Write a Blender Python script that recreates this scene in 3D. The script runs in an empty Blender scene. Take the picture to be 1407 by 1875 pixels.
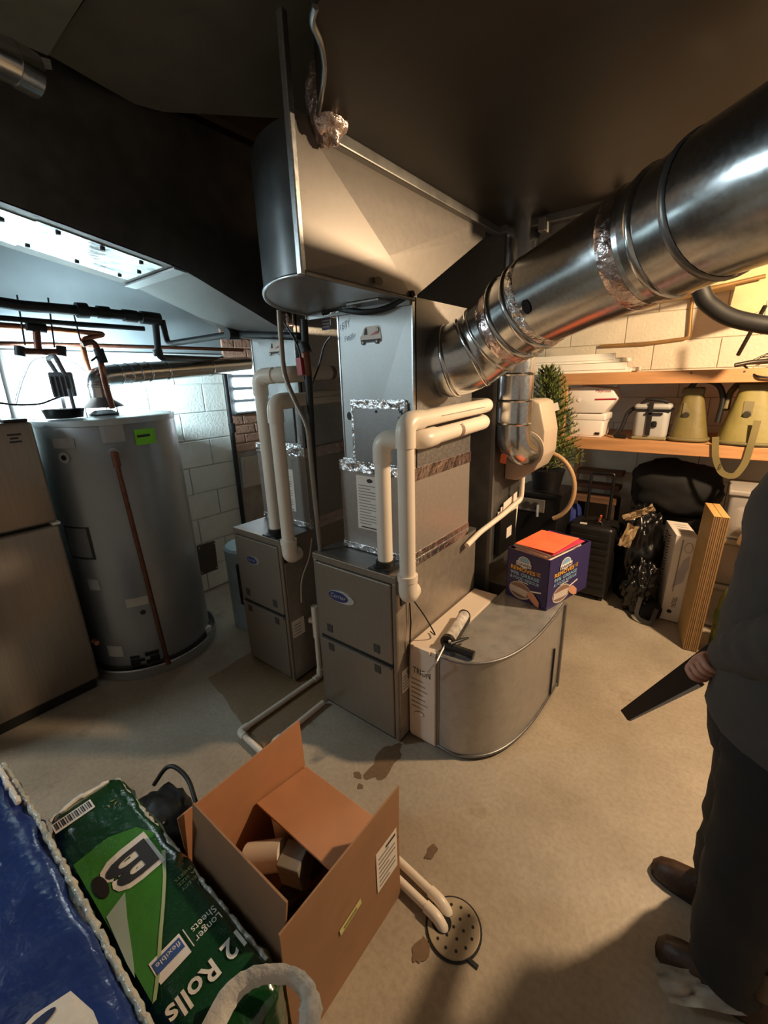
import bpy, bmesh, math, random
from mathutils import Vector, Matrix, noise
random.seed(7)
scene = bpy.context.scene
COL = scene.collection

# ------------------------------------------------------------------ camera
F_PX, CXP, CYP = 788.0, 703.5, 937.5
YAW, PITCH, ROLL = (math.radians(a) for a in (-38.234, 17.238, -1.834))
_cy, _sy, _cp, _sp, _cr, _sr = (math.cos(YAW), math.sin(YAW), math.cos(PITCH), math.sin(PITCH), math.cos(ROLL), math.sin(ROLL))
FW = Vector((_sy*_cp, _cy*_cp, -_sp)); _r = Vector((_cy, -_sy, 0)); _u = _r.cross(FW)
RT = _cr*_r + _sr*_u; UP = -_sr*_r + _cr*_u
EYE = Vector((0, 0, 1.6))
def at(x, y, X=None, Y=None, Z=None):
    d = RT*((x-CXP)/F_PX) - UP*((y-CYP)/F_PX) + FW
    i, v = (0, X) if X is not None else (1, Y) if Y is not None else (2, Z)
    return EYE + d*((v-EYE[i])/d[i])
cam = bpy.data.cameras.new('camera'); camo = bpy.data.objects.new('camera', cam); COL.objects.link(camo)
cam.sensor_fit = 'HORIZONTAL'; cam.sensor_width = 36; cam.lens = F_PX/1407*36; cam.clip_start = .02
camo.matrix_world = Matrix(((RT.x, UP.x, -FW.x, EYE.x), (RT.y, UP.y, -FW.y, EYE.y), (RT.z, UP.z, -FW.z, EYE.z), (0, 0, 0, 1)))
scene.camera = camo

# ------------------------------------------------------------------ world, exposure
w = bpy.data.worlds.new('world'); scene.world = w; w.use_nodes = True
w.node_tree.nodes['Background'].inputs[0].default_value = (.32, .27, .215, 1)
w.node_tree.nodes['Background'].inputs[1].default_value = .58
scene.view_settings.view_transform = 'Standard'; scene.view_settings.look = 'None'
scene.view_settings.exposure = 0.42; scene.view_settings.gamma = 1; scene.view_settings.use_curve_mapping = False
def lamp(name, kind, loc, energy, color, size=.1, target=None, parent=None, spot=None, blend=.5):
    l = bpy.data.lights.new(name, kind); l.energy = energy; l.color = color
    if kind == 'AREA': l.size = size
    else: l.shadow_soft_size = size
    if spot: l.spot_size = spot; l.spot_blend = blend
    o = bpy.data.objects.new(name, l); COL.objects.link(o); o.location = loc
    if target is not None: o.rotation_euler = (Vector(target)-Vector(loc)).to_track_quat('-Z', 'Y').to_euler()
    return o
WARM = (1.0, .71, .43); COOL = (.72, .92, 1.0)
BULB = Vector((.66, 2.36, 2.17))
lamp('ceiling_bulb_light', 'POINT', BULB, 175, WARM, .05)
WORK = Vector((-2.755, .842, 1.62))
lamp('work_light_beam', 'AREA', WORK, 30, COOL, .12, target=(-3.1, 1.10, 1.60))
DAY = Vector((-3.02, -.75, 2.05))
lamp('daylight_through_window', 'AREA', DAY, 32, COOL, .55, target=(-1.2, 1.2, 1.2))

# ------------------------------------------------------------------ materials
def lin(h):
    h = h.lstrip('#'); c = [int(h[i:i+2], 16)/255 for i in (0, 2, 4)]
    return tuple((x/12.92 if x <= .04045 else ((x+.055)/1.055)**2.4) for x in c) + (1,)
MATS = {}
def mat(name, col, rough=.5, metal=0.0, var=.12, scale=8, bump=0.0, bscale=None, col2=None, emit=0.0, alpha=1.0, spec=.5, stretch=None, voronoi=False, trans=0.0, coat=0.0, rvar=.08):
    if name in MATS: return MATS[name]
    m = bpy.data.materials.new(name); m.use_nodes = True; nt = m.node_tree; n = nt.nodes; L = nt.links
    b = n['Principled BSDF']; c = lin(col) if isinstance(col, str) else col
    c2 = lin(col2) if isinstance(col2, str) else col2
    tc = n.new('ShaderNodeTexCoord'); mp = n.new('ShaderNodeMapping'); L.new(tc.outputs['Object'], mp.inputs[0])
    if stretch: mp.inputs['Scale'].default_value = stretch
    if voronoi:
        t = n.new('ShaderNodeTexVoronoi'); t.inputs['Scale'].default_value = scale; fac = t.outputs['Color']
    else:
        t = n.new('ShaderNodeTexNoise'); t.inputs['Scale'].default_value = scale; t.inputs['Detail'].default_value = 5; fac = t.outputs['Fac']
    L.new(mp.outputs[0], t.inputs['Vector'])
    rmp = n.new('ShaderNodeValToRGB'); L.new(fac, rmp.inputs[0])
    lo = c2 or tuple(x*(1-var) for x in c[:3])+(1,); hi = tuple(min(1, x*(1+var)) for x in c[:3])+(1,)
    rmp.color_ramp.elements[0].position = .32; rmp.color_ramp.elements[1].position = .68
    rmp.color_ramp.elements[0].color = lo; rmp.color_ramp.elements[1].color = hi
    L.new(rmp.outputs[0], b.inputs['Base Color'])
    mr = n.new('ShaderNodeMapRange'); L.new(fac, mr.inputs[0]); mr.inputs[3].default_value = max(.02, rough-rvar); mr.inputs[4].default_value = min(1, rough+rvar)
    L.new(mr.outputs[0], b.inputs['Roughness'])
    b.inputs['Metallic'].default_value = metal; b.inputs['Specular IOR Level'].default_value = spec
    if coat: b.inputs['Coat Weight'].default_value = coat; b.inputs['Coat Roughness'].default_value = .15
    if bump:
        t2 = n.new('ShaderNodeTexNoise'); t2.inputs['Scale'].default_value = bscale or scale; t2.inputs['Detail'].default_value = 4; L.new(mp.outputs[0], t2.inputs['Vector'])
        bp = n.new('ShaderNodeBump'); bp.inputs['Strength'].default_value = bump; bp.inputs['Distance'].default_value = .02
        L.new(t2.outputs[0], bp.inputs['Height']); L.new(bp.outputs[0], b.inputs['Normal'])
    if emit:
        b.inputs['Emission Color'].default_value = c; b.inputs['Emission Strength'].default_value = emit
    if alpha < 1: b.inputs['Alpha'].default_value = alpha
    if trans: b.inputs['Transmission Weight'].default_value = trans
    MATS[name] = m; return m

GALV = mat('galvanized_steel', (.50, .52, .53, 1), .34, .9, .06, 170, bump=.08, bscale=3.5, voronoi=True, rvar=.04)
GALV2 = mat('galvanized_dull', (.24, .232, .225, 1), .46, .8, .06, 160, bump=.08, bscale=3, voronoi=True)
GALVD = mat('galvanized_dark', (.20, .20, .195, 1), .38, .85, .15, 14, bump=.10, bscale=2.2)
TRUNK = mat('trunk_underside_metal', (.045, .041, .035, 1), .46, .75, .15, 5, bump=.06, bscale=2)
SPIRAL = mat('round_duct_steel', (.55, .57, .58, 1), .22, 1.0, .05, 130, bump=.012, bscale=9, voronoi=True, rvar=.025)
CABINET = mat('furnace_paint', '#85796b', .40, .45, .06, 160, bump=.02, bscale=220, stretch=(1, 1, .2))
CABSIDE = mat('furnace_side_steel', '#a59b90', .40, .6, .08, 30)
COILM = mat('coil_case_steel', '#a79f98', .40, .55, .06, 60)
GALVF = mat('galvanized_panel', (.47, .49, .49, 1), .5, .55, .03, 170, bump=.05, bscale=3, voronoi=True, rvar=.03)
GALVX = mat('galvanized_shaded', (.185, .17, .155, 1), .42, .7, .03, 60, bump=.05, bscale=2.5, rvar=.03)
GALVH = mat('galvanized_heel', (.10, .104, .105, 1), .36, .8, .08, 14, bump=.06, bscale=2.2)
FOIL = mat('foil_tape', (.74, .73, .73, 1), .22, 1.0, .1, 30, bump=.9, bscale=34)
FOILP = mat('foil_tape_pinkish', (.66, .56, .55, 1), .25, 1.0, .12, 30, bump=.5, bscale=26)
PVC = mat('pvc_white', '#e4d8c8', .34, 0, .04, 6, spec=.5)
PVCD = mat('pvc_primer', '#7d6a62', .4)
BLACKR = mat('black_rubber', '#171615', .5)
BLACKP = mat('black_plastic', '#151414', .35)
BLACKFE = mat('black_iron', '#26282a', .5, .4, .2, 30)
COPPER = mat('copper', '#a0684c', .32, .95, .22, 20)
COPPERD = mat('copper_dull', '#6f4a3c', .42, .85, .22, 25)
WHITEW = mat('white_block_paint', '#dfe6e2', .55, 0, .05, 7, bump=.25, bscale=60)
MORTAR = mat('white_mortar', '#c3cbc8', .8, 0, .08, 20)
WARMW = mat('cream_block_paint', '#d9cfb9', .6, 0, .06, 5, bump=.25, bscale=50)
WARMM = mat('cream_mortar', '#c8bca4', .85, 0, .06, 14)
STAINL = mat('stainless_brushed', '#a2968a', .34, .7, .07, 8, stretch=(1, 14, .5), bump=.02, bscale=60)
HEATER = mat('heater_jacket', '#8f9294', .34, .45, .05, 5, bump=.03, bscale=4)
CARD = mat('cardboard_inside', '#b07c58', .8, 0, .06, 12)
CARDO = mat('cardboard_outside', '#9a7252', .75, 0, .06, 12)
CARDE = mat('cardboard_edge', '#c9a583', .8)
WOOD = mat('pine_board', '#bd8a5c', .55, 0, .14, 3, stretch=(1.2, 12, 12), bump=.06, bscale=6)
WOODD = mat('dark_joist_wood', '#4a3826', .8, 0, .2, 3, stretch=(8, 1, 8))
PLY = mat('plywood_face', '#c39a5c', .6, 0, .1, 3, stretch=(6, 1, 6))
PLYE = mat('plywood_edge', '#9b7547', .7, 0, .2, 4, stretch=(60, 1, 1))
WHITEP = mat('white_plastic', '#e9e2da', .4, 0, .03)
PAPER = mat('white_paper', '#e6dcd0', .7, 0, .03)
INK = mat('dark_ink', '#2b2a2c', .6)
INKG = mat('grey_print', '#8d8782', .7)
NAVY = mat('logo_navy', '#2a3260', .4)
SILVER = mat('logo_silver', (.7, .7, .7, 1), .3, .8)
RED = mat('red_paint', '#a32a2c', .4)

# ------------------------------------------------------------------ mesh helpers
def rootloc(o):
    v = Vector((0, 0, 0))
    while o is not None: v = v + o.location; o = o.parent
    return v
def tag(o, label=None, cat=None, group=None, kind=None):
    if label: o['label'] = label
    if cat: o['category'] = cat
    if group: o['group'] = group
    if kind: o['kind'] = kind
    return o
def thing(name, loc, label, cat, group=None):
    o = bpy.data.objects.new(name, None); COL.objects.link(o); o.location = loc; o.empty_display_size = .05
    return tag(o, label, cat, group)
def link(name, me, material, parent=None, smooth=False):
    o = bpy.data.objects.new(name, me); COL.objects.link(o)
    if material is not None and not me.materials: me.materials.append(material)
    if parent is not None: o.parent = parent
    for p in me.polygons: p.use_smooth = smooth
    return o
def autosmooth(me, ang=35):
    for p in me.polygons: p.use_smooth = True
    bm = bmesh.new(); bm.from_mesh(me); c = math.radians(ang)
    for e in bm.edges:
        if len(e.link_faces) == 2 and e.calc_face_angle(0) > c: e.smooth = False
    bm.to_mesh(me); bm.free()
class MB:
    def __init__(s): s.bm = bmesh.new()
    def pt(s, p): return s.bm.verts.new(p)
    def box(s, x0, x1, y0, y1, z0, z1, bev=0, seg=2):
        b = bmesh.new()
        vs = [b.verts.new((x, y, z)) for x in (x0, x1) for y in (y0, y1) for z in (z0, z1)]
        for f in ((0,1,3,2), (4,6,7,5), (0,4,5,1), (2,3,7,6), (0,2,6,4), (1,5,7,3)): b.faces.new([vs[i] for i in f])
        bmesh.ops.recalc_face_normals(b, faces=b.faces)
        if bev: bmesh.ops.bevel(b, geom=b.edges[:], offset=bev, segments=seg, profile=.5, affect='EDGES', clamp_overlap=True)
        s.merge(b); return s
    def obox(s, o, a, b_, c, bev=0):   # box from corner o with edge vectors a, b_, c
        b = bmesh.new(); o = Vector(o); a = Vector(a); b_ = Vector(b_); c = Vector(c)
        vs = [b.verts.new(o + a*i + b_*j + c*k) for i in (0, 1) for j in (0, 1) for k in (0, 1)]
        for f in ((0,1,3,2), (4,6,7,5), (0,4,5,1), (2,3,7,6), (0,2,6,4), (1,5,7,3)): b.faces.new([vs[i] for i in f])
        bmesh.ops.recalc_face_normals(b, faces=b.faces)
        if bev: bmesh.ops.bevel(b, geom=b.edges[:], offset=bev, segments=2, profile=.5, affect='EDGES', clamp_overlap=True)
        s.merge(b); return s
    def merge(s, b):
        me = bpy.data.meshes.new('t'); b.to_mesh(me); b.free(); s.bm.from_mesh(me); bpy.data.meshes.remove(me)
    def face(s, pts):
        s.bm.faces.new([s.bm.verts.new(p) for p in pts]); return s
    def prism(s, poly, vec):    # polygon (3D points) extruded by vec
        vec = Vector(vec); a = [s.bm.verts.new(p) for p in poly]; b = [s.bm.verts.new(Vector(p)+vec) for p in poly]; n = len(a)
        fs = [s.bm.faces.new(a), s.bm.faces.new(b[::-1])]
        for i in range(n): fs.append(s.bm.faces.new((a[i], b[i], b[(i+1) % n], a[(i+1) % n])))
        bmesh.ops.recalc_face_normals(s.bm, faces=fs); return s
    def tube(s, path, r, seg=14, caps=True, close=False):
        path = [Vector(p) for p in path]; n = len(path); rs = r if isinstance(r, (list, tuple)) else [r]*n
        rings = []; prev = None
        for i, p in enumerate(path):
            t = (path[min(i+1, n-1)] - path[max(i-1, 0)]).normalized()
            if prev is None:
                a = Vector((0, 0, 1)) if abs(t.z) < .9 else Vector((1, 0, 0)); x = (a - t*a.dot(t)).normalized()
            else: x = (prev - t*prev.dot(t)).normalized()
            prev = x; y = t.cross(x)
            rings.append([s.bm.verts.new(p + (x*math.cos(k*2*math.pi/seg) + y*math.sin(k*2*math.pi/seg))*rs[i]) for k in range(seg)])
        for a, b in zip(rings, rings[1:]):
            for k in range(seg): s.bm.faces.new((a[k], a[(k+1) % seg], b[(k+1) % seg], b[k]))
        if caps: s.bm.faces.new(rings[0][::-1]); s.bm.faces.new(rings[-1])
        return s
    def lathe(s, prof, c, seg=32, axis='Z', caps=True):   # prof: (radius, height) pairs
        c = Vector(c); rings = []
        for r, h in prof:
            ring = []
            for k in range(seg):
                a = k*2*math.pi/seg; u, v = r*math.cos(a), r*math.sin(a)
                d = Vector((u, v, h)) if axis == 'Z' else Vector((h, u, v)) if axis == 'X' else Vector((u, h, v))
                ring.append(s.bm.verts.new(c+d))
            rings.append(ring)
        fs = []
        for a, b in zip(rings, rings[1:]):
            for k in range(seg): fs.append(s.bm.faces.new((a[k], a[(k+1) % seg], b[(k+1) % seg], b[k])))
        if caps: fs.append(s.bm.faces.new(rings[0][::-1])); fs.append(s.bm.faces.new(rings[-1]))
        bmesh.ops.recalc_face_normals(s.bm, faces=fs); return s
    def build(s, name, material, parent=None, smooth=None, local=False):
        me = bpy.data.meshes.new(name)
        if parent is not None and not local:
            bmesh.ops.translate(s.bm, verts=s.bm.verts[:], vec=-rootloc(parent))
        s.bm.to_mesh(me); s.bm.free()
        o = link(name, me, material, parent)
        if smooth is not None: autosmooth(me, smooth)
        return o
def fillet(pts, r, n=6):
    pts = [Vector(p) for p in pts]; out = [pts[0]]
    for a, b, c in zip(pts, pts[1:], pts[2:]):
        u, v = (a-b), (c-b); rr = min(r, u.length*.49, v.length*.49); p, q = b+u.normalized()*rr, b+v.normalized()*rr
        for i in range(n+1):
            t = i/n; out.append(p*(1-t)**2 + b*2*t*(1-t) + q*t*t)
    out.append(pts[-1]); return out
def pipe(name, pts, r, material, parent=None, bend=.05, seg=14, label=None, cat=None, group=None):
    o = MB().tube(fillet(pts, bend), r, seg).build(name, material, parent, smooth=50)
    return tag(o, label, cat, group)
def ring(p, d, r, wid, seg=18):   # short collar centred on p along d
    d = Vector(d).normalized()*wid/2; p = Vector(p); return [p-d, p+d], r
FONT_CACHE = {}
def text(body, o, right, up, height, material, parent, width=None, name='lettering', lift=.0015, thick=.0006, shear=0, align='LEFT', bold=.0):
    cu = bpy.data.curves.new('t', 'FONT'); cu.body = body; cu.size = 1; cu.extrude = 0; cu.align_x = align; cu.shear = shear; cu.offset = bold
    cu.resolution_u = 3
    ob = bpy.data.objects.new('t', cu); COL.objects.link(ob); dg = bpy.context.evaluated_depsgraph_get(); dg.update()
    me = bpy.data.meshes.new_from_object(ob.evaluated_get(dg)); bpy.data.objects.remove(ob); bpy.data.curves.remove(cu)
    right = Vector(right).normalized(); up = Vector(up).normalized(); nn = right.cross(up)
    xs = [v.co.x for v in me.vertices]; sx = height
    if width: sx = width/max(1e-6, max(xs)-min(xs))
    x0 = min(xs) if align == 'LEFT' else 0
    base = Vector(o) - (rootloc(parent) if parent is not None else Vector())
    for v in me.vertices: v.co = base + right*((v.co.x-x0)*sx) + up*(v.co.y*height*1.38) + nn*lift
    me.materials.clear(); return link(name, me, material, parent)
def quad(name, o, right, up, w_, h_, material, parent, lift=.001, thick=.0008):   # thin sheet with corner o
    right = Vector(right).normalized(); up = Vector(up).normalized(); nn = right.cross(up)
    return MB().obox(Vector(o)+nn*lift, right*w_, up*h_, nn*thick).build(name, material, parent)
def ellipse(name, c, right, up, a, b, material, parent, lift=.001, thick=.001, seg=28):
    right = Vector(right).normalized(); up = Vector(up).normalized(); nn = right.cross(up)
    poly = [Vector(c)+nn*lift+right*(a*math.cos(k*2*math.pi/seg))+up*(b*math.sin(k*2*math.pi/seg)) for k in range(seg)]
    return MB().prism(poly, nn*thick).build(name, material, parent)
def polyplate(name, pts2, o, right, up, material, parent, lift=.001, thick=.0008):
    right = Vector(right).normalized(); up = Vector(up).normalized(); nn = right.cross(up)
    return MB().prism([Vector(o)+nn*lift+right*x+up*y for x, y in pts2], nn*thick).build(name, material, parent)
def blob(name, c, size, material, parent=None, amp=.15, freq=3.0, seed=0, sub=4, flat=None, power=2.0, rz=0, ridged=False):
    bm = bmesh.new(); bmesh.ops.create_icosphere(bm, subdivisions=sub, radius=1); c = Vector(c); cr, sr = math.cos(rz), math.sin(rz)
    base = rootloc(parent) if parent is not None else Vector()
    for v in bm.verts:
        d = v.co.normalized()
        k = (abs(d.x)**power + abs(d.y)**power + abs(d.z)**power)**(-1/power)
        nz = noise.fractal(d*freq + Vector((seed*3.1, seed*1.7, seed*.9)), .8, 2.1, 4)
        if ridged: nz = .5-abs(nz)*1.3
        p = d*k*(1 + amp*nz)
        p = Vector((p.x*size[0], p.y*size[1], p.z*size[2])); p = Vector((p.x*cr-p.y*sr, p.x*sr+p.y*cr, p.z)) + c
        if flat is not None and p.z < flat: p.z = flat
        v.co = p - base
    me = bpy.data.meshes.new(name); bm.to_mesh(me); bm.free()
    return link(name, me, material, parent, smooth=True)
def crumpled(name, c, u, v, material, parent=None, amp=.02, seed=0, n=14, freq=3.0):   # folded sheet with edge vectors u, v centred on c
    c, u, v = Vector(c), Vector(u), Vector(v); nn = u.cross(v).normalized(); b = MB(); g = []
    for i in range(n+1):
        row = []
        for j in range(n+1):
            s_, t_ = i/n-.5, j/n-.5; h = abs(noise.noise(Vector((s_*freq+seed, t_*freq, seed*.7))))+.4*noise.noise(Vector((s_*freq*2.3, t_*freq*2.3+seed, 2)))
            e = 1+.18*noise.noise(Vector((s_*2+seed, t_*2, 9)))
            row.append(b.pt(c+u*s_*e+v*t_*e+nn*amp*h))
        g.append(row)
    for i in range(n):
        for j in range(n): b.bm.faces.new((g[i][j], g[i+1][j], g[i+1][j+1], g[i][j+1]))
    bmesh.ops.solidify(b.bm, geom=b.bm.faces[:], thickness=.0015)
    return b.build(name, material, parent, smooth=45)

# ================================================================== STRUCTURE
def struct(o): o['kind'] = 'structure'; return o
def concrete(name, base, dark, brown, rough=.42):
    m = bpy.data.materials.new(name); m.use_nodes = True; nt = m.node_tree; n = nt.nodes; L = nt.links; b = n['Principled BSDF']
    tc = n.new('ShaderNodeTexCoord')
    def nz(scale, det=6, rgh=.6):
        t = n.new('ShaderNodeTexNoise'); t.inputs['Scale'].default_value = scale; t.inputs['Detail'].default_value = det; t.inputs['Roughness'].default_value = rgh
        L.new(tc.outputs['Object'], t.inputs['Vector']); return t.outputs['Fac']
    def ramp(f, a, b_, p0, p1):
        r = n.new('ShaderNodeValToRGB'); L.new(f, r.inputs[0]); r.color_ramp.elements[0].color = a; r.color_ramp.elements[1].color = b_
        r.color_ramp.elements[0].position = p0; r.color_ramp.elements[1].position = p1; return r.outputs[0]
    def mix(f, a, c):
        x = n.new('ShaderNodeMix'); x.data_type = 'RGBA'
        L.new(f, x.inputs[0]); L.new(a, x.inputs[6]); L.new(c, x.inputs[7]); return x.outputs[2]
    big = ramp(nz(1.6), lin(dark), lin(base), .36, .62)
    fine = ramp(nz(60, 3), (.86, .86, .86, 1), (1, 1, 1, 1), .35, .6)
    mu = n.new('ShaderNodeMix'); mu.data_type = 'RGBA'; mu.blend_type = 'MULTIPLY'; mu.inputs[0].default_value = 1; L.new(big, mu.inputs[6]); L.new(fine, mu.inputs[7])
    stf = ramp(nz(3.1, 8, .7), (0, 0, 0, 1), (.75, .75, .75, 1), .60, .72)
    rgbn = n.new('ShaderNodeRGB'); rgbn.outputs[0].default_value = lin(brown)
    out = mix(stf, mu.outputs[2], rgbn.outputs[0]); L.new(out, b.inputs['Base Color'])
    mr = n.new('ShaderNodeMapRange'); L.new(nz(2.3), mr.inputs[0]); mr.inputs[3].default_value = rough-.16; mr.inputs[4].default_value = rough+.2; L.new(mr.outputs[0], b.inputs['Roughness'])
    bp = n.new('ShaderNodeBump'); bp.inputs['Strength'].default_value = .22; bp.inputs['Distance'].default_value = .006; L.new(nz(26, 6), bp.inputs['Height']); L.new(bp.outputs[0], b.inputs['Normal'])
    return m
FLOORM = concrete('painted_concrete', '#b3a693', '#9b8e7c', '#84705a')
PATCHM = concrete('bare_concrete_patch', '#93795a', '#7d6448', '#6a543c', .5)
fl = MB().box(-3.3, 2.6, -1.8, 4.15, -.1, 0).build('floor', FLOORM); struct(fl)
pp = [at(382, 1243, Z=0), at(452, 1200, Z=0), Vector((-2.06, 1.9, 0)), Vector((-1.42, 1.9, 0)), Vector((-1.40, 1.25, 0)), Vector((-1.43, .86, 0)), at(455, 1336, Z=0), at(425, 1298, Z=0)]
random.seed(3)
edge = []
for a, b in zip(pp, pp[1:]+pp[:1]):
    n_ = max(1, int((b-a).length/.06))
    for i in range(n_):
        p = a.lerp(b, i/n_); edge.append((p.x+random.uniform(-.008, .008), p.y+random.uniform(-.008, .008), .0005))
struct(MB().prism(edge, (0, 0, .003)).build('floor_patch', PATCHM))
# bare spots where the paint has peeled (flat stains with their own outlines)
def stain(name, c, rx, ry, seed, material, z=.0006):
    pts = []
    for k in range(26):
        a = k*2*math.pi/26; d = 1+.45*noise.noise(Vector((math.cos(a)*1.6+seed*5, math.sin(a)*1.6, seed)))+.15*noise.noise(Vector((math.cos(a)*5+seed, math.sin(a)*5, 1)))
        pts.append((c[0]+rx*d*math.cos(a), c[1]+ry*d*math.sin(a), z))
    return MB().prism([(x, y, z+seed*.0003) for x, y, z in pts], (0, 0, .0008)).build(name, material, fl)
STAIN = concrete('brown_floor_stain', '#7b6248', '#6b5540', '#5a4634', .5)
for i, (px, rx, ry) in enumerate((((705, 1395), .05, .11), ((655, 1420), .018, .014), ((660, 1440), .012, .012), ((772, 1740), .02, .035), ((790, 1560), .015, .03))):
    p = at(*px, Z=0); stain('floor_stain', p, rx, ry, i+1, STAIN)

# left wall: white painted blocks
WX = -3.1
wl = struct(MB().box(WX-.2, WX-.006, -1.8, 1.985, 0, 2.7).build('wall_left', MORTAR))
blk = MB().box(0, .012, .004, .394, .004, .196, .004, 1); me_blk = None
for row in range(13):
    for k in range(-1, 7):
        y0 = -.4 + k*.4 + (.2 if row % 2 else 0)
        y1 = min(y0+.4, 1.985)
        if y1-y0 < .05: continue
        if y1-y0 > .399:
            if me_blk is None:
                o = MB().box(0, .012, .003, .397, .003, .197, .004, 1).build('block', WHITEW, wl); me_blk = o.data
            else: o = link('block', me_blk, None, wl)
        else: o = MB().box(0, .012, .003, y1-y0-.003, .003, .197, .004, 1).build('block', WHITEW, wl)
        o.location = (WX-.008, y0, row*.2)
# chimney breast of red brick beyond the block wall
BRICK = mat('red_brick', '#a98672', .8, 0, .22, 6, bump=.4, bscale=40); BMORT = mat('brick_mortar', '#b9ad9c', .9, 0, .12, 20, bump=.3, bscale=30)
STONE = mat('grey_parging', '#8f8b84', .9, 0, .25, 7, bump=.6, bscale=14)
ch = struct(MB().box(-3.4, -3.07, 1.985, 2.75, 0, 2.7).build('wall_chimney', BMORT))
struct(MB().box(-3.09, -3.05, 1.985, 2.75, 0, 1.06).build('wall_parging', STONE))
bme = None
for row in range(4, 22):
    z0 = .78 + (row-4)*.072
    if z0 < 1.06 or z0 > 2.5: continue
    for k in range(4):
        y0 = 1.985 + k*.215 - (.107 if row % 2 else 0)
        a, b = max(y0, 1.985), min(y0+.205, 2.75)
        if b-a < .03: continue
        o = MB().box(-3.075, -3.055, a, b, z0, z0+.062, .004, 1).build('brick', BRICK, ch)
# back wall: cream painted blocks
WY = 3.95
wb = struct(MB().box(-3.4, 2.6, WY+.004, WY+.2, 0, 2.7).build('wall_back', WARMM))
mb2 = None
for row in range(13):
    for k in range(15):
        x0 = -3.3 + k*.4 + (.2 if row % 2 else 0)
        if mb2 is None: o = MB().box(.002, .398, -.006, .004, .002, .198, .003, 1).build('block', WARMW, wb); mb2 = o.data
        else: o = link('block', mb2, None, wb)
        o.location = (x0, WY, row*.2)
# ceiling: subfloor and joists
SUBF = mat('subfloor_boards', '#2e251a', .9, 0, .2, 3, stretch=(1, 8, 1))
ce = struct(MB().box(-3.4, 2.6, -1.8, 4.15, 2.72, 2.78).build('ceiling', SUBF))
jm = None
for k in range(15):
    x0 = -3.25 + k*.406
    if jm is None: o = MB().box(0, .04, -1.8, 4.1, 2.5, 2.72).build('joist', WOODD, ce); jm = o.data
    else: o = link('joist', jm, None, ce)
    o.location = (x0, 0, 0)
# thin boards that close two joist bays
PANNING = mat('grey_panning_board', '#6e6c60', .75, 0, .1, 9, bump=.15, bscale=30)
PANNING2 = mat('pale_panning_board', '#84867c', .7, 0, .1, 9, bump=.15, bscale=30)
zp = 2.46
q = [at(88, 100, Z=zp), at(245, 190, Z=zp), at(300, 205, Z=zp), at(562, 219, Z=zp), Vector((-.85, 1.2, zp)), Vector((-.6, 1.2, zp)), Vector((-.6, .62, zp))]
struct(MB().prism([(p.x, p.y, zp) for p in q], (0, 0, .02)).build('ceiling_panel', PANNING))
a = at(88, 102, Z=zp-.02); b = at(152, 0, Z=zp-.02)
struct(MB().prism([(a.x, a.y, zp-.02), (a.x-.02, a.y-.3, zp-.02), (a.x-.05, a.y-.9, zp-.02), (b.x+.5, a.y-.9, zp-.02), (b.x+.5, b.y-.01, zp-.02), (b.x, b.y, zp-.02)], (0, 0, .015)).build('ceiling_panel', PANNING2))
struct(MB().box(-3.095, -3.07, -1.8, 1.985, 1.80, 2.7).build('trim_1', mat('grey_sill_board', '#7f8a8e', .7, 0, .08, 5)))
struct(MB().box(-3.09, -3.055, -1.8, 1.985, 1.785, 1.805).build('trim_2', mat('pale_ledge', '#b9c2c2', .6)))
# louvred daylight window above the brick
WINF = mat('window_frame_paint', '#4a5256', .5)
PANE = mat('daylit_glass_louver', (.82, .93, 1, 1), .3, 0, .02, 3, emit=5.5)
wn = struct(MB().box(-3.065, -3.045, 1.99, 2.56, 1.36, 1.77).build('window_1', WINF))
for k in range(4):
    z0 = 1.385 + k*.093
    MB().box(-3.045, -3.015, 2.02, 2.54, z0, z0+.068, .012, 3).build('pane', PANE, wn, smooth=50)
    MB().box(-3.045, -3.025, 2.01, 2.55, z0-.016, z0-.008).build('slat_clip', WINF, wn)

w2 = struct(MB().box(-3.07, -3.05, -1.1, -.4, 1.82, 2.28).build('window_2', WINF))
for k in range(2): MB().box(-3.055, -3.04, -1.08+.35*k, -.77+.35*k, 1.84, 2.26).build('pane', PANE, w2)
# ================================================================== DUCTWORK AND FURNACES
def plan_wall(pts, z0, z1):
    b = MB(); lo = [b.pt((x, y, z0)) for x, y in pts]; hi = [b.pt((x, y, z1)) for x, y in pts]
    for i in range(len(pts)-1): b.bm.faces.new((lo[i], lo[i+1], hi[i+1], hi[i]))
    return b
def smooth_pts(pts, n=4):
    out = []; P = [Vector((x, y, 0)) for x, y in pts]
    for i in range(len(P)-1):
        p0, p1, p2, p3 = P[max(i-1, 0)], P[i], P[i+1], P[min(i+2, len(P)-1)]
        for k in range(n):
            t = k/n; out.append(tuple((.5*((2*p1)+(p2-p0)*t+(2*p0-5*p1+4*p2-p3)*t*t+(3*p1-p0-3*p2+p3)*t**3))[:2]))
    out.append(tuple(P[-1][:2])); return out

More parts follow.
